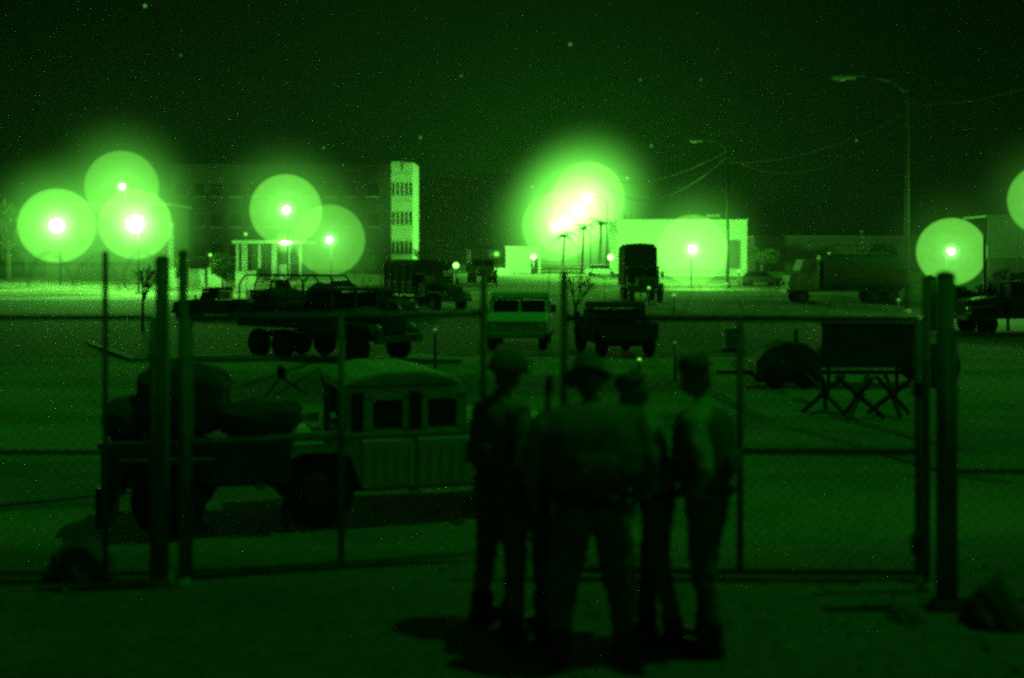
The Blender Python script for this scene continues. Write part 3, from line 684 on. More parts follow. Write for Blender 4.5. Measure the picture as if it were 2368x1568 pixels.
# near vehicle, seen along its right side, front pointing right and away, with a loaded trailer behind it
q = R(17)
fd = Vector((math.cos(q), math.sin(q), 0)); left = Vector((-math.sin(q), math.cos(q), 0))
Yc = 16.1; wheel_pt = Vector((X(742, Yc), Yc, 0))
c0 = wheel_pt + fd * 1.6 + left * 1.07
near = humvee('tan four door utility vehicle with pale canvas roof, nearest the open gate', (c0.x, c0.y, -1.0), q, M_TAN(), sc=1.0, crew=True)
def sack(p, d, label, name='duffel_bag', rz=0, m=None, cat='bag'):
    bm = bmesh.new(); bmesh.ops.create_icosphere(bm, subdivisions=4, radius=.5)
    for v in bm.verts:
        c = v.co; c.x = math.copysign(abs(c.x * 2) ** .7, c.x) / 2; c.y = math.copysign(abs(c.y * 2) ** .7, c.y) / 2; c.z = math.copysign(abs(c.z * 2) ** .6, c.z) / 2
        c *= 1 + .05 * math.sin(c.x * 13 + p[0]) * math.sin(c.y * 11) + .03 * math.sin(c.z * 19 + c.x * 9)
        v.co = Vector((c.x * d[0], c.y * d[1], c.z * d[2] + d[2] / 2))
    me = bpy.data.meshes.new(name); bm.to_mesh(me); bm.free(); me.materials.append(m or M_CANVAS())
    for f in me.polygons: f.use_smooth = True
    o = bpy.data.objects.new(name, me); C.objects.link(o); o.location = p; o.rotation_euler = (0, 0, rz); return tag(o, label, cat)
Yt = 15.6; qt = R(8)
t = thing('cargo_trailer', 'dark two wheeled trailer behind the tan four door vehicle', 'trailer', (X(430, Yt), Yt + .9, -1), qt)
tb = MB().box((0, 0, .92), (2.35, 1.7, .5)).box((0, 0, 1.19), (2.42, 1.78, .07))
for k in range(6): tb.box((-1.1 + k * .44, -.87, .92), (.06, .05, .5))
tb.build('bed', M_OLIVE(), t, bevel=.01)
MB().box((0, 0, .62), (2.5, .8, .12)).box((1.6, 0, .6), (1.0, .1, .1)).build('drawbar', M_DARKST(), t)
for s_ in (-1, 1):
    wheel(t, -.35, s_ * .82, .47, .28, s_)
    MB().box((-.35, s_ * .95, 1.0), (1.15, .34, .06)).box((-.9, s_ * .95, .8), (.06, .34, .42)).build('mudguard', M_OLIVE(), t)
MB().box((-1.15, -.5, .42), (.14, .9, .5)).build('tail_step', M_DARKST(), t)
MB().cyl((1.1, -.6, 0), (1.1, -.6, .7), .04).box((1.1, -.6, .02), (.2, .2, .04)).build('support_leg', M_DARKST(), t)
bpy.context.view_layer.update(); W = t.matrix_world.copy()
sack(W @ Vector((-.25, -.15, 1.22)), (1.2, 1.3, .96), 'tall rounded canvas bundle, the highest load on the dark trailer', 'canvas_bundle', qt, cat='bundle')
sack(W @ Vector((.74, -.1, 1.22)), (1.1, 1.4, .44), 'low dark bundle on the right end of the trailer', 'canvas_bundle', qt, cat='bundle')
sack(W @ Vector((-.95, -.1, 1.22)), (.6, 1.3, .50), 'low dark bundle on the left end of the trailer', 'canvas_bundle', qt, cat='bundle')
t = thing('gun_tripod', 'thin dark tripod mount standing on the low bundle at the right end of the trailer', 'tripod', W @ Vector((1.0, .1, 1.70)), qt)
for a in (0, 2.1, 4.2): MB().cyl((math.cos(a) * .36, math.sin(a) * .3, 0), (0, 0, .24), .016).build('leg', M_DARKST(), t)
MB().cyl((0, 0, .2), (0, 0, .40), .03).box((.02, 0, .30), (.12, .08, .16), bev=.01).build('mount', M_DARKST(), t)
MB().cyl((-.5, 0, .12), (.4, 0, .42), .012).build('barrel', M_DARKST(), t)
# mid vehicle facing us
p = G(1204, 812, 14)
humvee('tan utility vehicle facing the camera in the middle of the yard', (p.x, p.y + 2.3, p.z), R(-94), mat('tan_paint_pale', .7, .6, 0, .15, 2.5), top=M_TAN(), sc=1.12)
p = G(1430, 828, 14)
humvee('dark utility vehicle with rounded canvas back, behind the soldiers', (p.x, p.y + 2.0, p.z), R(100), M_OLIVE(), top=M_CANVAS())
p = G(650, 712, 14)
humvee('dark utility vehicle behind the big cargo truck', (p.x, p.y, p.z), R(20), M_OLIVE(), top=M_CANVAS())
p = G(870, 742, 14)
humvee('dark utility vehicle right of the big cargo truck', (p.x, p.y, p.z), R(-30), M_OLIVE(), top=M_CANVAS())
p = G(500, 742, 14)
humvee('dark utility vehicle parked far left of the big cargo truck', (p.x, p.y, p.z), R(170), M_OLIVE(), top=M_CANVAS())

def cargo_truck(label, loc, rz, hoop=False, tall=0.0, sc=1.0, bed_len=4.0, name='cargo_truck', canvas=True, m=None):
    t = thing(name, label, 'truck', loc, rz, 'military cargo trucks', sc); m = m or M_OLIVE()
    MB().box((0, .42, .85), (6.8, .12, .2)).box((0, -.42, .85), (6.8, .12, .2)).build('frame', M_DARKST(), t)
    MB().prism([(1.55, 1.0), (1.55, 1.85), (2.1, 1.82), (3.35, 1.65), (3.42, 1.5), (3.42, .95)], -.62, .62).build('hood', m, t, bevel=.04)
    for s in (-1, 1):
        MB().prism([(1.9, 1.15), (2.05, 1.4), (3.3, 1.36), (3.5, 1.1), (3.5, 1.0), (3.28, 1.26), (2.15, 1.3), (2.0, 1.08)], s * .62, s * 1.2).build('fender', m, t)
        MB().cyl((3.40, s * .85, 1.25), (3.52, s * .85, 1.25), .12, None, 14).build('headlight', M_LENS(), t, True)
    gb = MB().box((3.44, 0, 1.32), (.05, 1.1, .6))
    for k in range(8): gb.box((3.48, -.45 + k * .13, 1.32), (.04, .05, .54))
    gb.build('grille', m, t)
    MB().box((3.62, 0, .85), (.14, 2.3, .25), bev=.03).build('bumper', m, t)
    cb = MB().prism([(.35, 1.0), (.35, 1.85), (1.6, 1.85), (1.6, 1.0)], -1.15, 1.15)
    for x, y in ((.42, -1.1), (.42, 1.1), (1.5, -1.1), (1.5, 1.1), (1.5, 0)): cb.box((x, y, 2.15), (.09, .09, .62))
    cb.build('cab', m, t)
    MB().box((.95, 0, 2.15), (1.0, 2.1, .54)).build('window', M_GLASS(), t)
    MB().box((.95, 0, 2.52), (1.3, 2.34, .12), bev=.04).build('roof', m, t)
    for s in (-1, 1): MB().box((1.75, s * 1.35, 2.0), (.05, .2, .4), bev=.02).cyl((1.6, s * 1.1, 2.0), (1.75, s * 1.3, 2.0), .02).build('mirror', M_DARKST(), t)
    bx = -1.6; bl = 3.6
    bd = MB().box((bx, 0, 1.2), (bl, 2.4, .14))
    for s in (-1, 1):
        for k in range(3): bd.box((bx, s * 1.2, 1.42 + k * .25), (bl, .06, .17))
        for k in range(5): bd.box((bx - bl / 2 + .1 + k * (bl - .2) / 4, s * 1.25, 1.6), (.07, .05, .8))
    bd.box((bx - bl / 2, 0, 1.6), (.06, 2.4, .75)); bd.build('cargo_bed', m, t)
    zt = 2.9 + tall
    hp = MB(); nb = 5
    for k in range(nb):
        x = bx - bl / 2 + .1 + k * (bl - .2) / (nb - 1)
        hp.tube([(x, -1.2, 1.9), (x, -1.18, zt - .3), (x, -.9, zt), (x, .9, zt), (x, 1.18, zt - .3), (x, 1.2, 1.9)], .035, 6)
    hp.build('canvas_bow', M_STEEL() if hoop else M_CANVAS(), t)
    if canvas:
        rn = random.Random(3); bm = bmesh.new(); prof = [(-1.23, 1.7), (-1.21, zt - .27), (-.93, zt + .04), (0, zt + .1), (.93, zt + .04), (1.21, zt - .27), (1.23, 1.7)]
        rows = []
        for k in range(17):
            x = bx - bl / 2 + k * bl / 16; sag = .05 * abs(math.sin(k * math.pi / 4))
            rows.append([bm.verts.new((x, yy * (1 - sag * .4) + rn.uniform(-.01, .01), z - (sag if abs(yy) < 1 else 0))) for yy, z in prof])
        for a, b in zip(rows, rows[1:]):
            for i in range(len(prof) - 1): bm.faces.new((a[i], a[i + 1], b[i + 1], b[i]))
        bm.faces.new(rows[0]); bm.faces.new(rows[-1][::-1])
        me = bpy.data.meshes.new('canvas_cover'); bm.to_mesh(me); bm.free(); me.materials.append(M_CANVAS())
        o = bpy.data.objects.new('canvas_cover', me); C.objects.link(o); o.parent = t
    MB().cyl((.1, .95, .95), (.1, -.95, .95), .22).build('fuel_tank', M_DARKST(), t, True)
    for x in (2.65, -1.1, -2.4):
        for s in (-1, 1): wheel(t, x, s * 1.02, .54, .36, s)
    return t
p = G(742, 835, 14)
bt = cargo_truck('big dark cargo truck with bare hoops and loaded bed, left in the yard', (p.x, p.y + 1.0, p.z), R(-38), canvas=False, tall=.1)
bpy.context.view_layer.update(); W = bt.matrix_world.copy()
for px_, py_, d_, lb in ((-2.6, .2, (1.4, 1.9, 1.25), 'tall dark load at the tail of the big hooped truck'), (-1.3, -.2, (1.2, 1.9, .8), 'lower dark load in the middle of the big hooped truck'), (-.35, .3, (.8, 1.5, 1.45), 'upright dark load behind the cab of the big hooped truck')):
    sack(W @ Vector((px_, py_, 1.27)), d_, lb, 'canvas_bundle', R(-38), cat='bundle')
p = G(980, 722, 14)
cargo_truck('dark canvas truck standing in front of the slit windowed tower', (p.x, p.y + 2, p.z), R(-52), tall=.5)
p = G(1113, 655, 14)
cargo_truck('distant truck with bare hoop frame left of the small white hut', (p.x, p.y, p.z), R(-82), hoop=True, tall=.9, canvas=False)
p = G(1490, 700, 14)
cargo_truck('tall dark truck silhouetted against the pale flat roofed building', (p.x, p.y + 3, p.z), R(-88), tall=1.3, sc=1.05)
# tanker
p = G(1955, 702, 14)
t = thing('tanker_truck', 'dark tanker truck with paler cab and rounded tank on the right', 'truck', (p.x, p.y, p.z), R(180))
bw_ = 1.25; TP = mat('dusty_cab_paint', .22, .7, 0, .4, 1.5)
MB().box((0, .45, 1.0), (8, .14, .22)).box((0, -.45, 1.0), (8, .14, .22)).build('frame', M_DARKST(), t)
MB().prism([(2.3, 1.0), (2.3, 3.3), (3.4, 3.3), (3.7, 2.4), (4.4, 2.1), (4.5, 1.0)], -bw_, bw_).build('cab', TP, t, bevel=.06)
MB().box((2.9, 0, 2.8), (.7, bw_ * 2 + .04, .6)).build('window', M_GLASS(), t)
MB().box((4.55, 0, .95), (.2, 2.5, .3), bev=.03).build('bumper', M_DARKST(), t)
for s in (-1, 1): MB().cyl((4.44, s * .9, 1.5), (4.56, s * .9, 1.5), .14).build('headlight', M_LENS(), t, True)
bm = MB(); bm.cyl((-4.1, 0, 2.3), (2.0, 0, 2.3), 1.35, None, 28)
bm.build('tank', M_OLIVE(), t, True, bevel=.1)
MB().box((-1, 0, 3.72), (4.5, .6, .08)).cyl((-1, 0, 3.6), (-1, 0, 3.95), .3).cyl((.8, 0, 3.6), (.8, 0, 3.95), .3).build('catwalk', M_STEEL(), t)
for s in (-1, 1): MB().tube([(-3.2, s * .35, 3.7), (-3.2, s * .35, 4.3), (1.2, s * .35, 4.3), (1.2, s * .35, 3.7)], .025).build('handrail', M_STEEL(), t)
for k, (x, z) in enumerate([(-1.7, 4.75), (-1.2, 5.3), (-1.4, 4.9)]): MB().cyl((x, 0, 3.7), (x, 0, z), .03).ball((x, 0, z), .13).build('beacon', M_LENS(), t, True)
for x in (3.5, -1.8, -3.1):
    for s in (-1, 1): wheel(t, x, s * 1.1, .55, .36, s)
# car at the flat roofed building
def car(label, vx, vy, rz, m):
    p = G(vx, vy, 14); t = thing('parked_car', label, 'car', p, rz, 'cars parked in the distance')
    MB().prism([(-2.1, .35), (-2.15, .8), (-1.9, .95), (-.9, .98), (1.1, .92), (2.0, .78), (2.15, .6), (2.1, .35)], -.85, .85).build('body', m, t, bevel=.06)
    MB().prism([(-1.6, .96), (-1.15, 1.38), (.25, 1.4), (.95, .93)], -.72, .72).build('cabin', M_GLASS(), t, bevel=.05)
    MB().prism([(-1.2, 1.38), (-1.1, 1.45), (.2, 1.46), (.3, 1.39)], -.7, .7).build('roof', m, t, bevel=.03)
    for x in (-1.35, 1.35):
        for s in (-1, 1): wheel(t, x, s * .76, .32, .2, s)
    for s in (-1, 1): MB().ball((2.06, s * .6, .68), .12, 2, (.6, 1.4, .8)).build('headlight', M_LENS(), t, True)
    return t
car('dark car parked right of the pale flat roofed building', 1758, 662, R(10), M_OLIVE())
car('pale car parked at the foot of the palms under the lamp cluster', 1395, 640, R(-20), M_TAN())
car('dark car parked between the left low walls and the trucks', 800, 690, R(5), M_OLIVE())
# big dark vehicle right edge
p = G(2362, 778, 14)
cargo_truck('dark truck cut off by the right edge of the view', (p.x + 1.2, p.y + 2, p.z), R(185))

# trailer with box, tyre, stand and long drawbar
Y = 34.0
p = Vector((X(2010, Y), Y, -1)); t = thing('equipment_trailer', 'dark box trailer with low drawbar seen through the right gate', 'trailer', p)
MB().box((.15, 1, 1.15), (2.9, 1.9, 1.15), bev=.05).build('body', M_OLIVE(), t)
MB().box((.15, 1, 1.76), (3.0, 2.0, .07)).build('lid', M_DARKST(), t)
MB().box((-.8, .7, .14 + .25), (6.6, .12, .1)).build('drawbar', M_DARKST(), t)
for x in (-1.0, .9): MB().cyl((x, .5, 0), (x, .5, .7), .05).build('leg', M_DARKST(), t)
wheel(t, 1.95, .2, .62, .36, -1); wheel(t, 1.95, 1.8, .62, .36, 1)
for vx_, vb_, hh, a_, lb in ((1905, 955, .85, .2, 'crossed beam steel barrier, leftmost of three before the box trailer'), (1985, 968, .95, .9, 'crossed beam steel barrier, middle of three before the box trailer'), (2062, 962, .9, 1.6, 'crossed beam steel barrier, rightmost of three before the box trailer')):
    pp = G(vx_, vb_, 14); bt_ = thing('steel_barrier', lb, 'barrier', pp, a_, 'crossed beam barriers in the yard')
    for k_ in range(3):
        ca, sa = math.cos(k_ * 2.094), math.sin(k_ * 2.094)
        MB().cyl((-ca * .55, -sa * .55, .03), (ca * .5, sa * .5, hh), .055, None, 6).build('beam', M_DARKST(), bt_)
    MB().box((0, 0, hh * .52), (.2, .2, .16), bev=.02).build('gusset', M_DARKST(), bt_)
Y = 34.5; p = Vector((X(1815, Y), Y, -1))
t = thing('generator', 'dark domed generator set behind the right gate beside the box trailer', 'generator', p)
MB().prism([(-.9, .3), (-.92, .75), (-.6, 1.1), (-.1, 1.3), (.45, 1.25), (.85, .95), (.9, .3)], -.6, .6).build('housing', M_OLIVE(), t, bevel=.05)
MB().box((0, 0, .25), (1.9, 1.1, .14)).build('skid', M_DARKST(), t)
MB().cyl((.3, 0, 1.2), (.3, 0, 1.6), .05).build('exhaust_pipe', M_DARKST(), t)
MB().box((-.4, -.61, .85), (.5, .04, .3)).build('control_panel', M_STEEL(), t)
wheel(t, -.4, -.62, .32, .2, -1); wheel(t, .4, -.62, .32, .2, -1)
Y = 48; p = Vector((X(1692, Y), Y, -1))
t = thing('supply_crate', 'pale crate standing left of the right gate middle bar', 'crate', p)
MB().box((0, 0, .5), (.6, .5, .75), bev=.02).build('box', M_WALL(), t); MB().box((0, 0, .9), (.66, .56, .06)).build('lid', M_TAN(), t); MB().box((0, 0, .06), (.8, .6, .1)).build('pallet', M_BARK(), t)

# ------------------------------------------------------------------ fence and gates
FS = mat('fence_pipe', .22, .8, 0, .3, 10)
def coil(mb, a, b, r, turns, wr=.006):
    a, b = Vector(a), Vector(b); d = (b - a).normalized(); u = d.cross(Vector((0, 0, 1))).normalized(); v = Vector((0, 0, 1)); n = turns * 12; prev = None
    for i in range(n + 1):
        s = i / n; ang = s * turns * 6.283; rr = r * (1 + .15 * math.sin(i * .7))
        p = a.lerp(b, s) + u * math.cos(ang) * rr + v * math.sin(ang) * rr
        if prev is not None: mb.cyl(prev, p, wr, None, 4)
        prev = p
def fence_panel(t, a, b, H, rails, posts=(), r=.03, wires=True, Hs=None):
    a, b = Vector(a), Vector(b)
    fr = MB()
    for z in rails:
        MB().cyl((a.x, a.y, z), (b.x, b.y, z), r * (.9)).build('rail', FS, t, True)
    for s in posts:
        p = a.lerp(b, s); MB().cyl((p.x, p.y, .03), (p.x, p.y, Hs[posts.index(s)] if Hs else H), r).build('post', FS, t, True)
def chain_link(t, d, z0, z1, sp=.085, r=.0022):
    d = Vector(d); Lx = d.length; u = d.normalized(); mb = MB(); H = z1 - z0
    n = int((Lx + H) / sp) + 1
    for k in range(n):
        for sg in (1, -1):
            x0 = k * sp - H; xa, xb = max(0, x0), min(Lx, x0 + H)
            if xb - xa < .02: continue
            za, zb = z0 + (xa - x0), z0 + (xb - x0)
            if sg < 0: za, zb = z1 + z0 - za, z1 + z0 - zb
            off = Vector((0, .004 * sg, 0))
            mb.cyl(u * xa + Vector((0, 0, za)) + off, u * xb + Vector((0, 0, zb)) + off, r, None, 3)
    mb.build('chain_link_mesh', mat('mesh_wire', .12, .6, .3, .3, 9), t)
Yf = 9.72
# left leaf, swung a little away
a = Vector((X(438, 9.7), 9.7, 0)); b = Vector((X(1118, 10.35), 10.35, 0))
t = thing('metal_gate', 'left gate leaf of thin steel pipe, swung open away from the camera', 'gate', a, 0, 'chain link gate leaves')
d = b - a
fence_panel(t, (0, 0, 0), d, 2.06, (.07, 1.08, 2.06), (0, .5, 1.0), Hs=[2.06, 2.06, 2.42], r=.028)
chain_link(t, d, .08, 2.05)
wm = MB()
for z in (2.18, 2.30, 2.42): wm.cyl((0, 0, z), (d.x, d.y, z), .003, None, 4)
coil(wm, (0, 0, 2.2), (d.x, d.y, 2.2), .13, 9, .003); wm.build('barbed_wire', M_DARKST(), t)
# right leaf
a = Vector((X(2122, Yf), Yf, 0)); b = Vector((X(1305, Yf), Yf + .1, 0)); d = b - a
t = thing('metal_gate', 'right gate leaf of thin steel pipe behind the soldiers, hung on the thick right gatepost', 'gate', a, 0, 'chain link gate leaves')
fence_panel(t, (0, 0, 0), d, 2.05, (.05, 1.0, 2.05), (0, .5, 1.0), Hs=[2.05, 2.05, 2.42], r=.028)
chain_link(t, d, .08, 2.05)
wm = MB()
for z in (2.18, 2.30, 2.42): wm.cyl((0, 0, z), (d.x, d.y, z), .003, None, 4)
coil(wm, (0, 0, 2.2), (d.x, d.y, 2.2), .13, 10, .003); wm.build('barbed_wire', M_DARKST(), t)
MB().box((0, -.03, .28), (.12, .12, .16), bev=.02).build('hinge', M_DARKST(), t); MB().box((0, -.03, 1.5), (.12, .12, .12), bev=.02).build('hinge', M_DARKST(), t)
# posts
def gatepost(vx, vyb, vyt, wpx, label):
    Y = yground(vyb); H = Z(vyt, Y); r = wpx / 2 * Y / F
    t = thing('gate_post', label, 'post', (X(vx, Y), Y, 0), 0, 'round steel gateposts')
    MB().cyl((0, 0, -.3), (0, 0, H), r, None, 18).build('pole', FS, t, True)
    MB().ball((0, 0, H), r * 1.05, 2, (1, 1, .6)).build('cap', FS, t, True)
    MB().cyl((0, 0, -.05), (0, 0, .06), r * 1.8, r * 1.5, 16).build('footing', M_CONC(), t, True)
gatepost(375, 1352, 600, 32, 'thick left gatepost carrying the open gate leaf')
gatepost(423, 1356, 585, 22, 'slimmer post standing just right of the thick left gatepost')
gatepost(2185, 1400, 640, 44, 'thickest dark gatepost on the right side')
gatepost(2141, 1365, 645, 20, 'slim post just left of the thickest right gatepost')
# side fences
a = Vector((X(352, 9.7), 9.7, 0)); t = thing('pipe_fence', 'pipe fence running out of the left edge from the left gatepost', 'fence', a, 0, 'pipe fences beside the gate')
d = Vector((-4.6, .05, 0)); p1 = (a.x - X(243, 9.7)) / 4.6
fence_panel(t, (0, 0, 0), d, 2.06, (.05, 1.0, 2.06), (0, p1, .75), Hs=[2.06, 2.58, 2.4], r=.022)
chain_link(t, d, .08, 2.05)
wm = MB()
for z in (2.2, 2.34, 2.48): wm.cyl((0, 0, z), (d.x, d.y, z), .003, None, 4)
coil(wm, (0, 0, 2.42), (d.x, d.y, 2.42), .15, 13, .003); wm.build('barbed_wire', M_DARKST(), t)
a = Vector((X(2208, 8.95), 8.95, 0)); t = thing('pipe_fence', 'pipe fence running out of the right edge from the thick gatepost', 'fence', a, 0, 'pipe fences beside the gate')
d = Vector((3.6, -.1, 0)); fence_panel(t, (0, 0, 0), d, 1.97, (.05, .98, 1.97), (0, .55), Hs=[1.97, 2.3], r=.02)
chain_link(t, d, .08, 1.96)
wm = MB()
for z in (2.1, 2.22): wm.cyl((0, 0, z), (d.x, d.y, z), .003, None, 4)
wm.build('barbed_wire', M_DARKST(), t)
# poles in the middle distance right
for vx, vb, vt, wpx, lb in ((2152, 770, 648, 26, 'wide pale pole seen just left of the right gatepost, below the pale halo'), (2276, 770, 545, 7, 'thin pale pole right of the pale halo')):
    Y = yground(vb, 14); H = Z(vt, Y) - gz(Y)
    t = thing('steel_pole', lb, 'pole', (X(vx, Y), Y, gz(Y)), 0); MB().cyl((0, 0, -.1), (0, 0, H), wpx / 2 * Y / F, None, 14).build('shaft', M_STEEL(), t, True); MB().ball((0, 0, H), wpx / 2 * Y / F, 2).build('cap', M_STEEL(), t, True)

# overhead wires along the street lamps
def cable(p0, p1, sag, r, label):
    p0, p1 = Vector(p0), Vector(p1); mb = MB(); pts = []
    for i in range(17):
        s = i / 16; p = p0.lerp(p1, s); p.z -= sag * 4 * s * (1 - s); pts.append(p - p0)
    mb.tube(pts, r, 5); o = mb.build('overhead_cable', mat('cable', .06, .8, 0, .2), loc=p0); tag(o, label, 'cable', 'overhead cables beside the street lamps')
cable(at(2097, 262, 77), at(1682, 375, 117), 1.0, .024, 'upper overhead cable between the two unlit street lamps')
cable(at(2097, 285, 77), at(1682, 362, 117), 2.3, .024, 'lower sagging overhead cable between the two unlit street lamps')
cable(at(1682, 350, 117), at(1403, 415, 199), 1.5, .034, 'upper cable running from the farther unlit lamp to the lit cluster')
cable(at(1682, 362, 117), at(1403, 430, 199), 3.2, .034, 'lower cable running from the farther unlit lamp to the lit cluster')
cable(at(2097, 240, 77), at(2600, 120, 50), .7, .012, 'cable leaving the tallest street lamp towards the right edge')

# mounds and stones in front
def mound(vx, vyb, wv, hv, label, seed, m=None, name='dirt_mound'):
    Y = yground(vyb); k = Y / F; r_ = random.Random(seed)
    bm = bmesh.new(); bmesh.ops.create_icosphere(bm, subdivisions=4, radius=1)
    ph = [r_.uniform(0, 6) for _ in range(6)]
    for v in bm.verts:
        c = v.co.copy(); f = 1 + .14 * math.sin(c.x * 4 + ph[0]) * math.sin(c.y * 5 + ph[1]) + .09 * math.sin(c.x * 11 + ph[2]) * math.sin(c.z * 9 + ph[3]) + .04 * math.sin(c.y * 23 + c.x * 19 + ph[4])
        h = max(0, c.z); pk = h * (1 + .25 * math.exp(-((c.x - .1) ** 2 + c.y ** 2) * 30)) * .85
        v.co = Vector((c.x * f * wv * k * .5 * (1 - .12 * h), c.y * f * wv * k * .45 * (1 - .1 * h), (pk if c.z > 0 else c.z * .1) * hv * k * (1 + .1 * f)))
    me = bpy.data.meshes.new(name); bm.to_mesh(me); bm.free(); me.materials.append(m or M_SOIL())
    for f in me.polygons: f.use_smooth = True
    o = bpy.data.objects.new(name, me); C.objects.link(o); o.location = (X(vx, Y), Y + wv * k * .3, -.02); return tag(o, label, 'mound', 'dark mounds by the fence')
mound(172, 1345, 165, 100, 'dark pointed mound at the foot of the left fence', 1)
mound(2318, 1455, 150, 115, 'dark pointed mound at the lower right edge', 2)
mound(2110, 1440, 100, 45, 'low pale mound of soil under the right gatepost', 3, mat('pale_soil', .16, 1, 0, .3, 5, .5))

# ------------------------------------------------------------------ people
def skinned(verts, edges, radii, sub=2):
    me = bpy.data.meshes.new('tmp'); me.from_pydata([tuple(v) for v in verts], edges, [])
    o = bpy.data.objects.new('tmp', me); C.objects.link(o)
    sk = o.modifiers.new('s', 'SKIN'); sk.use_smooth_shade = True
    for i, r in enumerate(radii):
        d = me.skin_vertices[0].data[i]; d.radius = r if isinstance(r, tuple) else (r, r); d.use_root = (i == 0)
    if sub: ss = o.modifiers.new('u', 'SUBSURF'); ss.levels = sub; ss.render_levels = sub
    dg = bpy.context.evaluated_depsgraph_get(); ev = o.evaluated_get(dg); m2 = bpy.data.meshes.new_from_object(ev)
    bpy.data.objects.remove(o); bpy.data.meshes.remove(me); return m2
def person(label, vx, vyf, height, rz, lean=0, arms=None, stance=.14, hat='helmet', vest=True, head_pitch=0, uni=None, step=0.0, pack=False, bulk=1.0):
    Y = yground(vyf); base = Vector((X(vx, Y), Y, gz(Y)))
    t = thing('person', label, 'person', base, rz, 'soldiers standing in a huddle before the gate', height / 1.78)
    uni = uni or M_UNI()
    bend = Matrix.Rotation(R(-lean), 4, 'X')
    piv = Vector((0, 0, .97))
    def U(p): return piv + bend @ (Vector(p) - piv)
    V, E, Rr = [], [], []
    def add(p, r, par=None):
        V.append(Vector(p)); Rr.append(r)
        if par is not None: E.append((par, len(V) - 1))
        return len(V) - 1
    pel = add((0, 0, .97), (.165 * bulk, .135 * bulk))
    ab = add(U((0, .0, 1.12)), (.155 * bulk, .125 * bulk), pel)
    ch = add(U((0, 0, 1.30)), (.185 * bulk, .14 * bulk), ab)
    uc = add(U((0, -.01, 1.43)), (.14 * bulk, .11 * bulk), ch)
    nk = add(U((0, .005, 1.53)), .06, uc)
    hb = add(U((0, .02, 1.60)), .06, nk)
    for s in (-1, 1):
        st = stance; sy = step * s
        h = add((s * .095, 0, .90), .115 * bulk, pel); kn = add((s * (st * .8 + .02), sy * .5 + .03, .50), .078 * bulk, h)
        cf = add((s * st, sy * .85, .33), .070 * bulk, kn); an = add((s * st, sy, .10), .058, cf)
    hands = []
    A = arms or {}
    for s in (-1, 1):
        sh = add(U((s * .19 * bulk, 0, 1.43)), .082 * bulk, uc)
        el, wr = A.get(s, ((s * .27, -.02, 1.14), (s * .26, .12, .92)))
        e = add(U(el), .056 * bulk, sh); m_ = add(U(el).lerp(U(wr), .5), .047 * bulk, e); w_ = add(U(wr), .032, m_)
        dirv = (U(wr) - U(el)).normalized(); pm = add(U(wr) + dirv * .07, (.040, .022), w_); hands.append((U(wr), dirv, s))
    body = skinned(V, E, Rr)
    bm = bmesh.new(); bm.from_mesh(body); bpy.data.meshes.remove(body)
    bm.normal_update()
    sd_ = vx * .37
    for v in bm.verts:
        c = v.co
        v.co += v.normal * (.009 * math.sin(c.z * 34 + c.x * 21 + sd_) * math.sin(c.z * 13 - c.y * 25 + sd_) + .006 * math.sin(c.z * 71 + c.x * 40 + sd_))
    for f in bm.faces: f.material_index = 2 if f.calc_center_median().z < .98 and abs(f.calc_center_median().x) < .21 else 0
    # fingers and thumbs
    for wr, dv, s in hands:
        side = dv.cross(Vector((0, 1, 0.2))).normalized(); curl = dv.cross(side).normalized()
        root = wr + dv * .075
        for k, ln in enumerate((.068, .078, .073, .056)):
            o = side * (.028 - k * .0185)
            pts = [root + o, root + o + dv * ln * .5, root + o + dv * ln * .85 + curl * ln * .3 * s, root + o + dv * ln * 1.0 + curl * ln * .6 * s]
            m2 = skinned(pts, [(0, 1), (1, 2), (2, 3)], [.0095, .009, .0085, .007], 1); n0 = len(bm.faces); bm.from_mesh(m2); bpy.data.meshes.remove(m2)
            bm.faces.ensure_lookup_table()
            for f in bm.faces[n0:]: f.material_index = 1
        pts = [wr + dv * .03 + side * .02, wr + dv * .06 + side * .05, wr + dv * .09 + side * .062 + curl * .015 * s]
        m2 = skinned(pts, [(0, 1), (1, 2)], [.012, .0105, .008], 1); n0 = len(bm.faces); bm.from_mesh(m2); bpy.data.meshes.remove(m2)
        bm.faces.ensure_lookup_table()
        for f in bm.faces[n0:]: f.material_index = 1
    # head with nose, brow, jaw and ears
    hc = Matrix.Translation(U((0, .04, 1.68))) @ bend @ Matrix.Rotation(R(-head_pitch), 4, 'X')
    n0 = len(bm.faces)
    r = bmesh.ops.create_uvsphere(bm, u_segments=28, v_segments=20, radius=1)
    for v in r['verts']:
        c = v.co.copy()
        wdt = .078 * (1 - .18 * max(0, -c.z)); p = Vector((c.x * wdt, c.y * .098, c.z * .118))
        if c.z < -.2 and c.y > 0: p.y += .012
        if c.y > .85 and -.35 < c.z < .15 and abs(c.x) < .22: p.y += .024 * (1 - abs(c.x) / .22) * (1.1 if c.z < -.05 else .6)
        if c.y > .7 and abs(c.z + .02) < .12 and .22 < abs(c.x) < .5: p.y -= .01
        if abs(c.x) > .9 and abs(c.z) < .25 and c.y < .1: p.x += math.copysign(.014, c.x)
        if c.y > .75 and -.62 < c.z < -.45 and abs(c.x) < .3: p.y += .006
        v.co = hc @ p
    bm.faces.ensure_lookup_table()
    for f in bm.faces[n0:]: f.material_index = 1
    me = bpy.data.meshes.new('body'); bm.to_mesh(me); bm.free(); me.materials.append(uni); me.materials.append(M_SKIN()); me.materials.append(M_TRS())
    for f in me.polygons: f.use_smooth = True
    o = bpy.data.objects.new('body', me); C.objects.link(o); o.parent = t
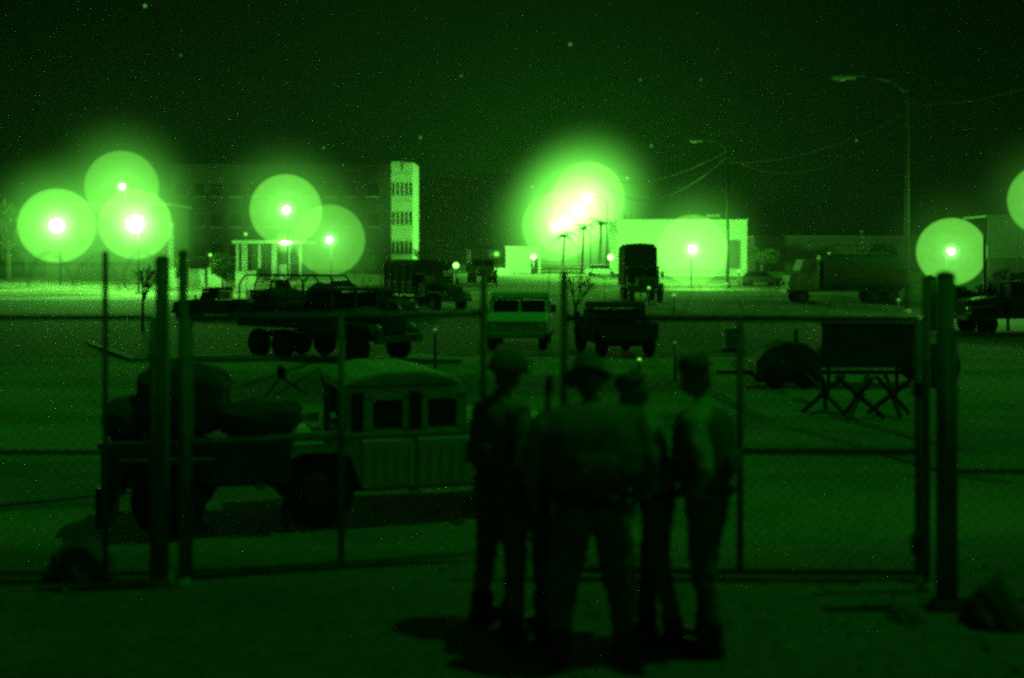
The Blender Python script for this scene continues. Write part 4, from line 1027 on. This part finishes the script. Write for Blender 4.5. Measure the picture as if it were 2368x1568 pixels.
    for s in (-1, 1):
        e_ = MB().ball((0, 0, 0), .011, 2).build('eye', M_GLASS(), t, True); e_.matrix_basis = hc @ Matrix.Translation((s * .03, .088, .01))
        bt = MB().box((s * stance, step * s + .05, .05), (.105, .29, .09), bev=.03).box((s * stance, step * s - .01, .14), (.12, .13, .18), bev=.035)
        bt.build('boot', mat('boot_leather', .04, .6), t, True)
    bm = bmesh.new()
    if hat == 'helmet':
        bmesh.ops.create_uvsphere(bm, u_segments=28, v_segments=18, radius=1)
        for v in bm.verts:
            c = v.co; z = max(c.z, -.12 if c.y > 0 else -.45); f = 1.0 + (.06 if z < 0 else 0)
            v.co = Vector((c.x * .122 * f, c.y * .145 * f, z * .125 + .045))
    elif hat == 'hat':
        bmesh.ops.create_uvsphere(bm, u_segments=32, v_segments=18, radius=1)
        for v in bm.verts:
            c = v.co
            if c.z < -.1:
                rr = (1 - min(1, (-.1 - c.z) / .9)); a = math.atan2(c.y, c.x); q_ = .105 + .055 * rr
                v.co = Vector((math.cos(a) * q_, math.sin(a) * q_, .035 + .012 * math.sin(2 * a) - .01 * rr))
            else: v.co = Vector((c.x * .1, c.y * .118, min(c.z, .75) * .14 + .06))
    else:   # cap
        bmesh.ops.create_uvsphere(bm, u_segments=28, v_segments=16, radius=1)
        for v in bm.verts:
            c = v.co; z = max(c.z, 0); v.co = Vector((c.x * .092, c.y * .11, min(z, .7) * .13 + .05))
            if c.y > .5 and c.z < .1: v.co.y += .07 * (1 - abs(c.x)); v.co.z -= .012
    hm = bpy.data.meshes.new(hat); bm.to_mesh(hm); bm.free(); hm.materials.append(mat('helmet_cover', (.16, .17, .12), .95, 0, .4, 20))
    for f in hm.polygons: f.use_smooth = True
    ho = bpy.data.objects.new({'helmet': 'helmet', 'hat': 'brimmed_hat', 'cap': 'patrol_cap'}[hat], hm); C.objects.link(ho); ho.parent = t; ho.matrix_basis = hc
    if vest:
        v_ = MB(); r_ = bmesh.ops.create_icosphere(v_.bm, subdivisions=4, radius=1)
        for v in r_['verts']:
            c = v.co; sg = lambda q, e: math.copysign(abs(q) ** e, q)
            tz = c.z; v.co = Vector((sg(c.x, .75) * .225 * bulk * (1 - .12 * max(0, tz)), sg(c.y, .75) * .18 * bulk + .01, 1.245 + sg(tz, .6) * .26 + .01 * math.sin(c.x * 9) * math.sin(c.y * 7)))
        for x in (-.13, 0, .13): v_.box((x, .18 * bulk, 1.12), (.09, .07, .16), bev=.02)
        v_.box((0, -.175 * bulk, 1.16), (.24, .05, .14), bev=.02)
        vo = v_.build('vest', mat('body_armour', (.13, .14, .1), .95, 0, .4, 16, .2), t, True); vo.matrix_basis = Matrix.Translation(piv) @ bend @ Matrix.Translation(-piv)
    MB().torus((0, 0, 1.0), .155 * bulk, .022, 'Z', 28, 6).build('belt', M_DARKST(), t, True)
    if pack:
        pk = MB().box((.05, -.24, 1.2), (.3, .2, .4), bev=.06).build('backpack', M_CANVAS(), t, True); pk.matrix_basis = Matrix.Translation(piv) @ bend @ Matrix.Translation(-piv)
    return t
person('slim soldier in a helmet at the left of the huddle, facing right', 1152, 1452, 1.84, R(-50), 3, {-1: ((-.27, .02, 1.16), (-.16, .26, 1.08)), 1: ((.27, .0, 1.14), (.22, .22, 1.0))}, .16, 'helmet', True, 12)
person('soldier bent forward between the left soldier and the broad backed one', 1222, 1490, 1.66, R(-15), 47, {-1: ((-.26, .12, 1.16), (-.2, .32, 1.12)), 1: ((.26, .12, 1.16), (.2, .34, 1.14))}, .10, 'helmet', True, 15, pack=True)
person('broad backed soldier in a brimmed hat nearest the camera, legs apart', 1368, 1532, 1.86, R(4), 10, {-1: ((-.36, .0, 1.17), (-.33, .16, .93)), 1: ((.36, .0, 1.17), (.3, .2, .98))}, .19, 'hat', True, 20, bulk=1.38)
person('soldier in a lit-toned jacket half hidden by the broad backed one, facing left', 1522, 1486, 1.76, R(75), 10, {-1: ((-.25, .05, 1.16), (-.14, .3, 1.1)), 1: ((.26, .08, 1.16), (.16, .32, 1.12))}, .11, 'cap', False, 14, uni=M_UNI_LIT(), step=.1)
person('soldier at the right end of the huddle with dark vest and hand on hip', 1636, 1506, 1.86, R(62), 3, {-1: ((-.36, -.13, 1.17), (-.2, .0, .99)), 1: ((.25, .08, 1.16), (.14, .3, 1.12))}, .10, 'cap', True, 8, uni=M_UNI_LIT(), step=.05)
# rifle carried muzzle up
Y = 8.35
t = thing('rifle', 'rifle held muzzle up, its barrel showing left of the brimmed hat', 'rifle', (X(1253, Y), Y, 1.02), R(0)); t.rotation_euler = (R(0), R(4), 0)
MB().cyl((0, 0, .25), (0, 0, .70), .020).cyl((0, 0, .60), (0, 0, .72), .028).build('barrel', M_DARKST(), t, True)
MB().box((0, 0, .2), (.05, .07, .32), bev=.01).box((.0, .07, .12), (.03, .1, .05)).box((0, 0, -.12), (.045, .1, .36), bev=.02).build('stock', M_DARKST(), t)
MB().box((0, .1, .22), (.03, .16, .07), bev=.01).build('magazine', M_DARKST(), t)

# ------------------------------------------------------------------ loose gravel and night haze
gr = MB(); rr = random.Random(11)
for _ in range(1100):
    y = rr.uniform(5.6, 10.2); x = rr.uniform(-.46, .46) * y; rs = rr.uniform(.006, .022) * (1.6 if rr.random() < .05 else 1)
    m_ = Matrix.Translation((x, y, rs * .3)) @ Euler((rr.uniform(0, 3), rr.uniform(0, 3), 0)).to_matrix().to_4x4() @ Matrix.Diagonal((rs, rs * rr.uniform(.6, 1), rs * .6, 1))
    bmesh.ops.create_icosphere(gr.bm, subdivisions=1, radius=1, matrix=m_)
o = gr.build('gravel', mat('gravel_stone', .2, .9, 0, .4, 4)); o['kind'] = 'stuff'
hz = MB().box((0, 270, 17), (760, 700, 40)).build('haze', mat('haze_tmp', .5)); hz['kind'] = 'stuff'
hm_ = bpy.data.materials.new('night_haze'); hm_.use_nodes = True; n_ = hm_.node_tree.nodes; n_.clear()
ho_ = n_.new('ShaderNodeOutputMaterial'); hp_ = n_.new('ShaderNodeVolumePrincipled'); hp_.inputs['Density'].default_value = 0.0003; hp_.inputs['Color'].default_value = (.8, .8, .8, 1); hp_.inputs['Anisotropy'].default_value = .3
hm_.node_tree.links.new(hp_.outputs[0], ho_.inputs['Volume']); hm_.cycles.homogeneous_volume = True
hz.data.materials.clear(); hz.data.materials.append(hm_)
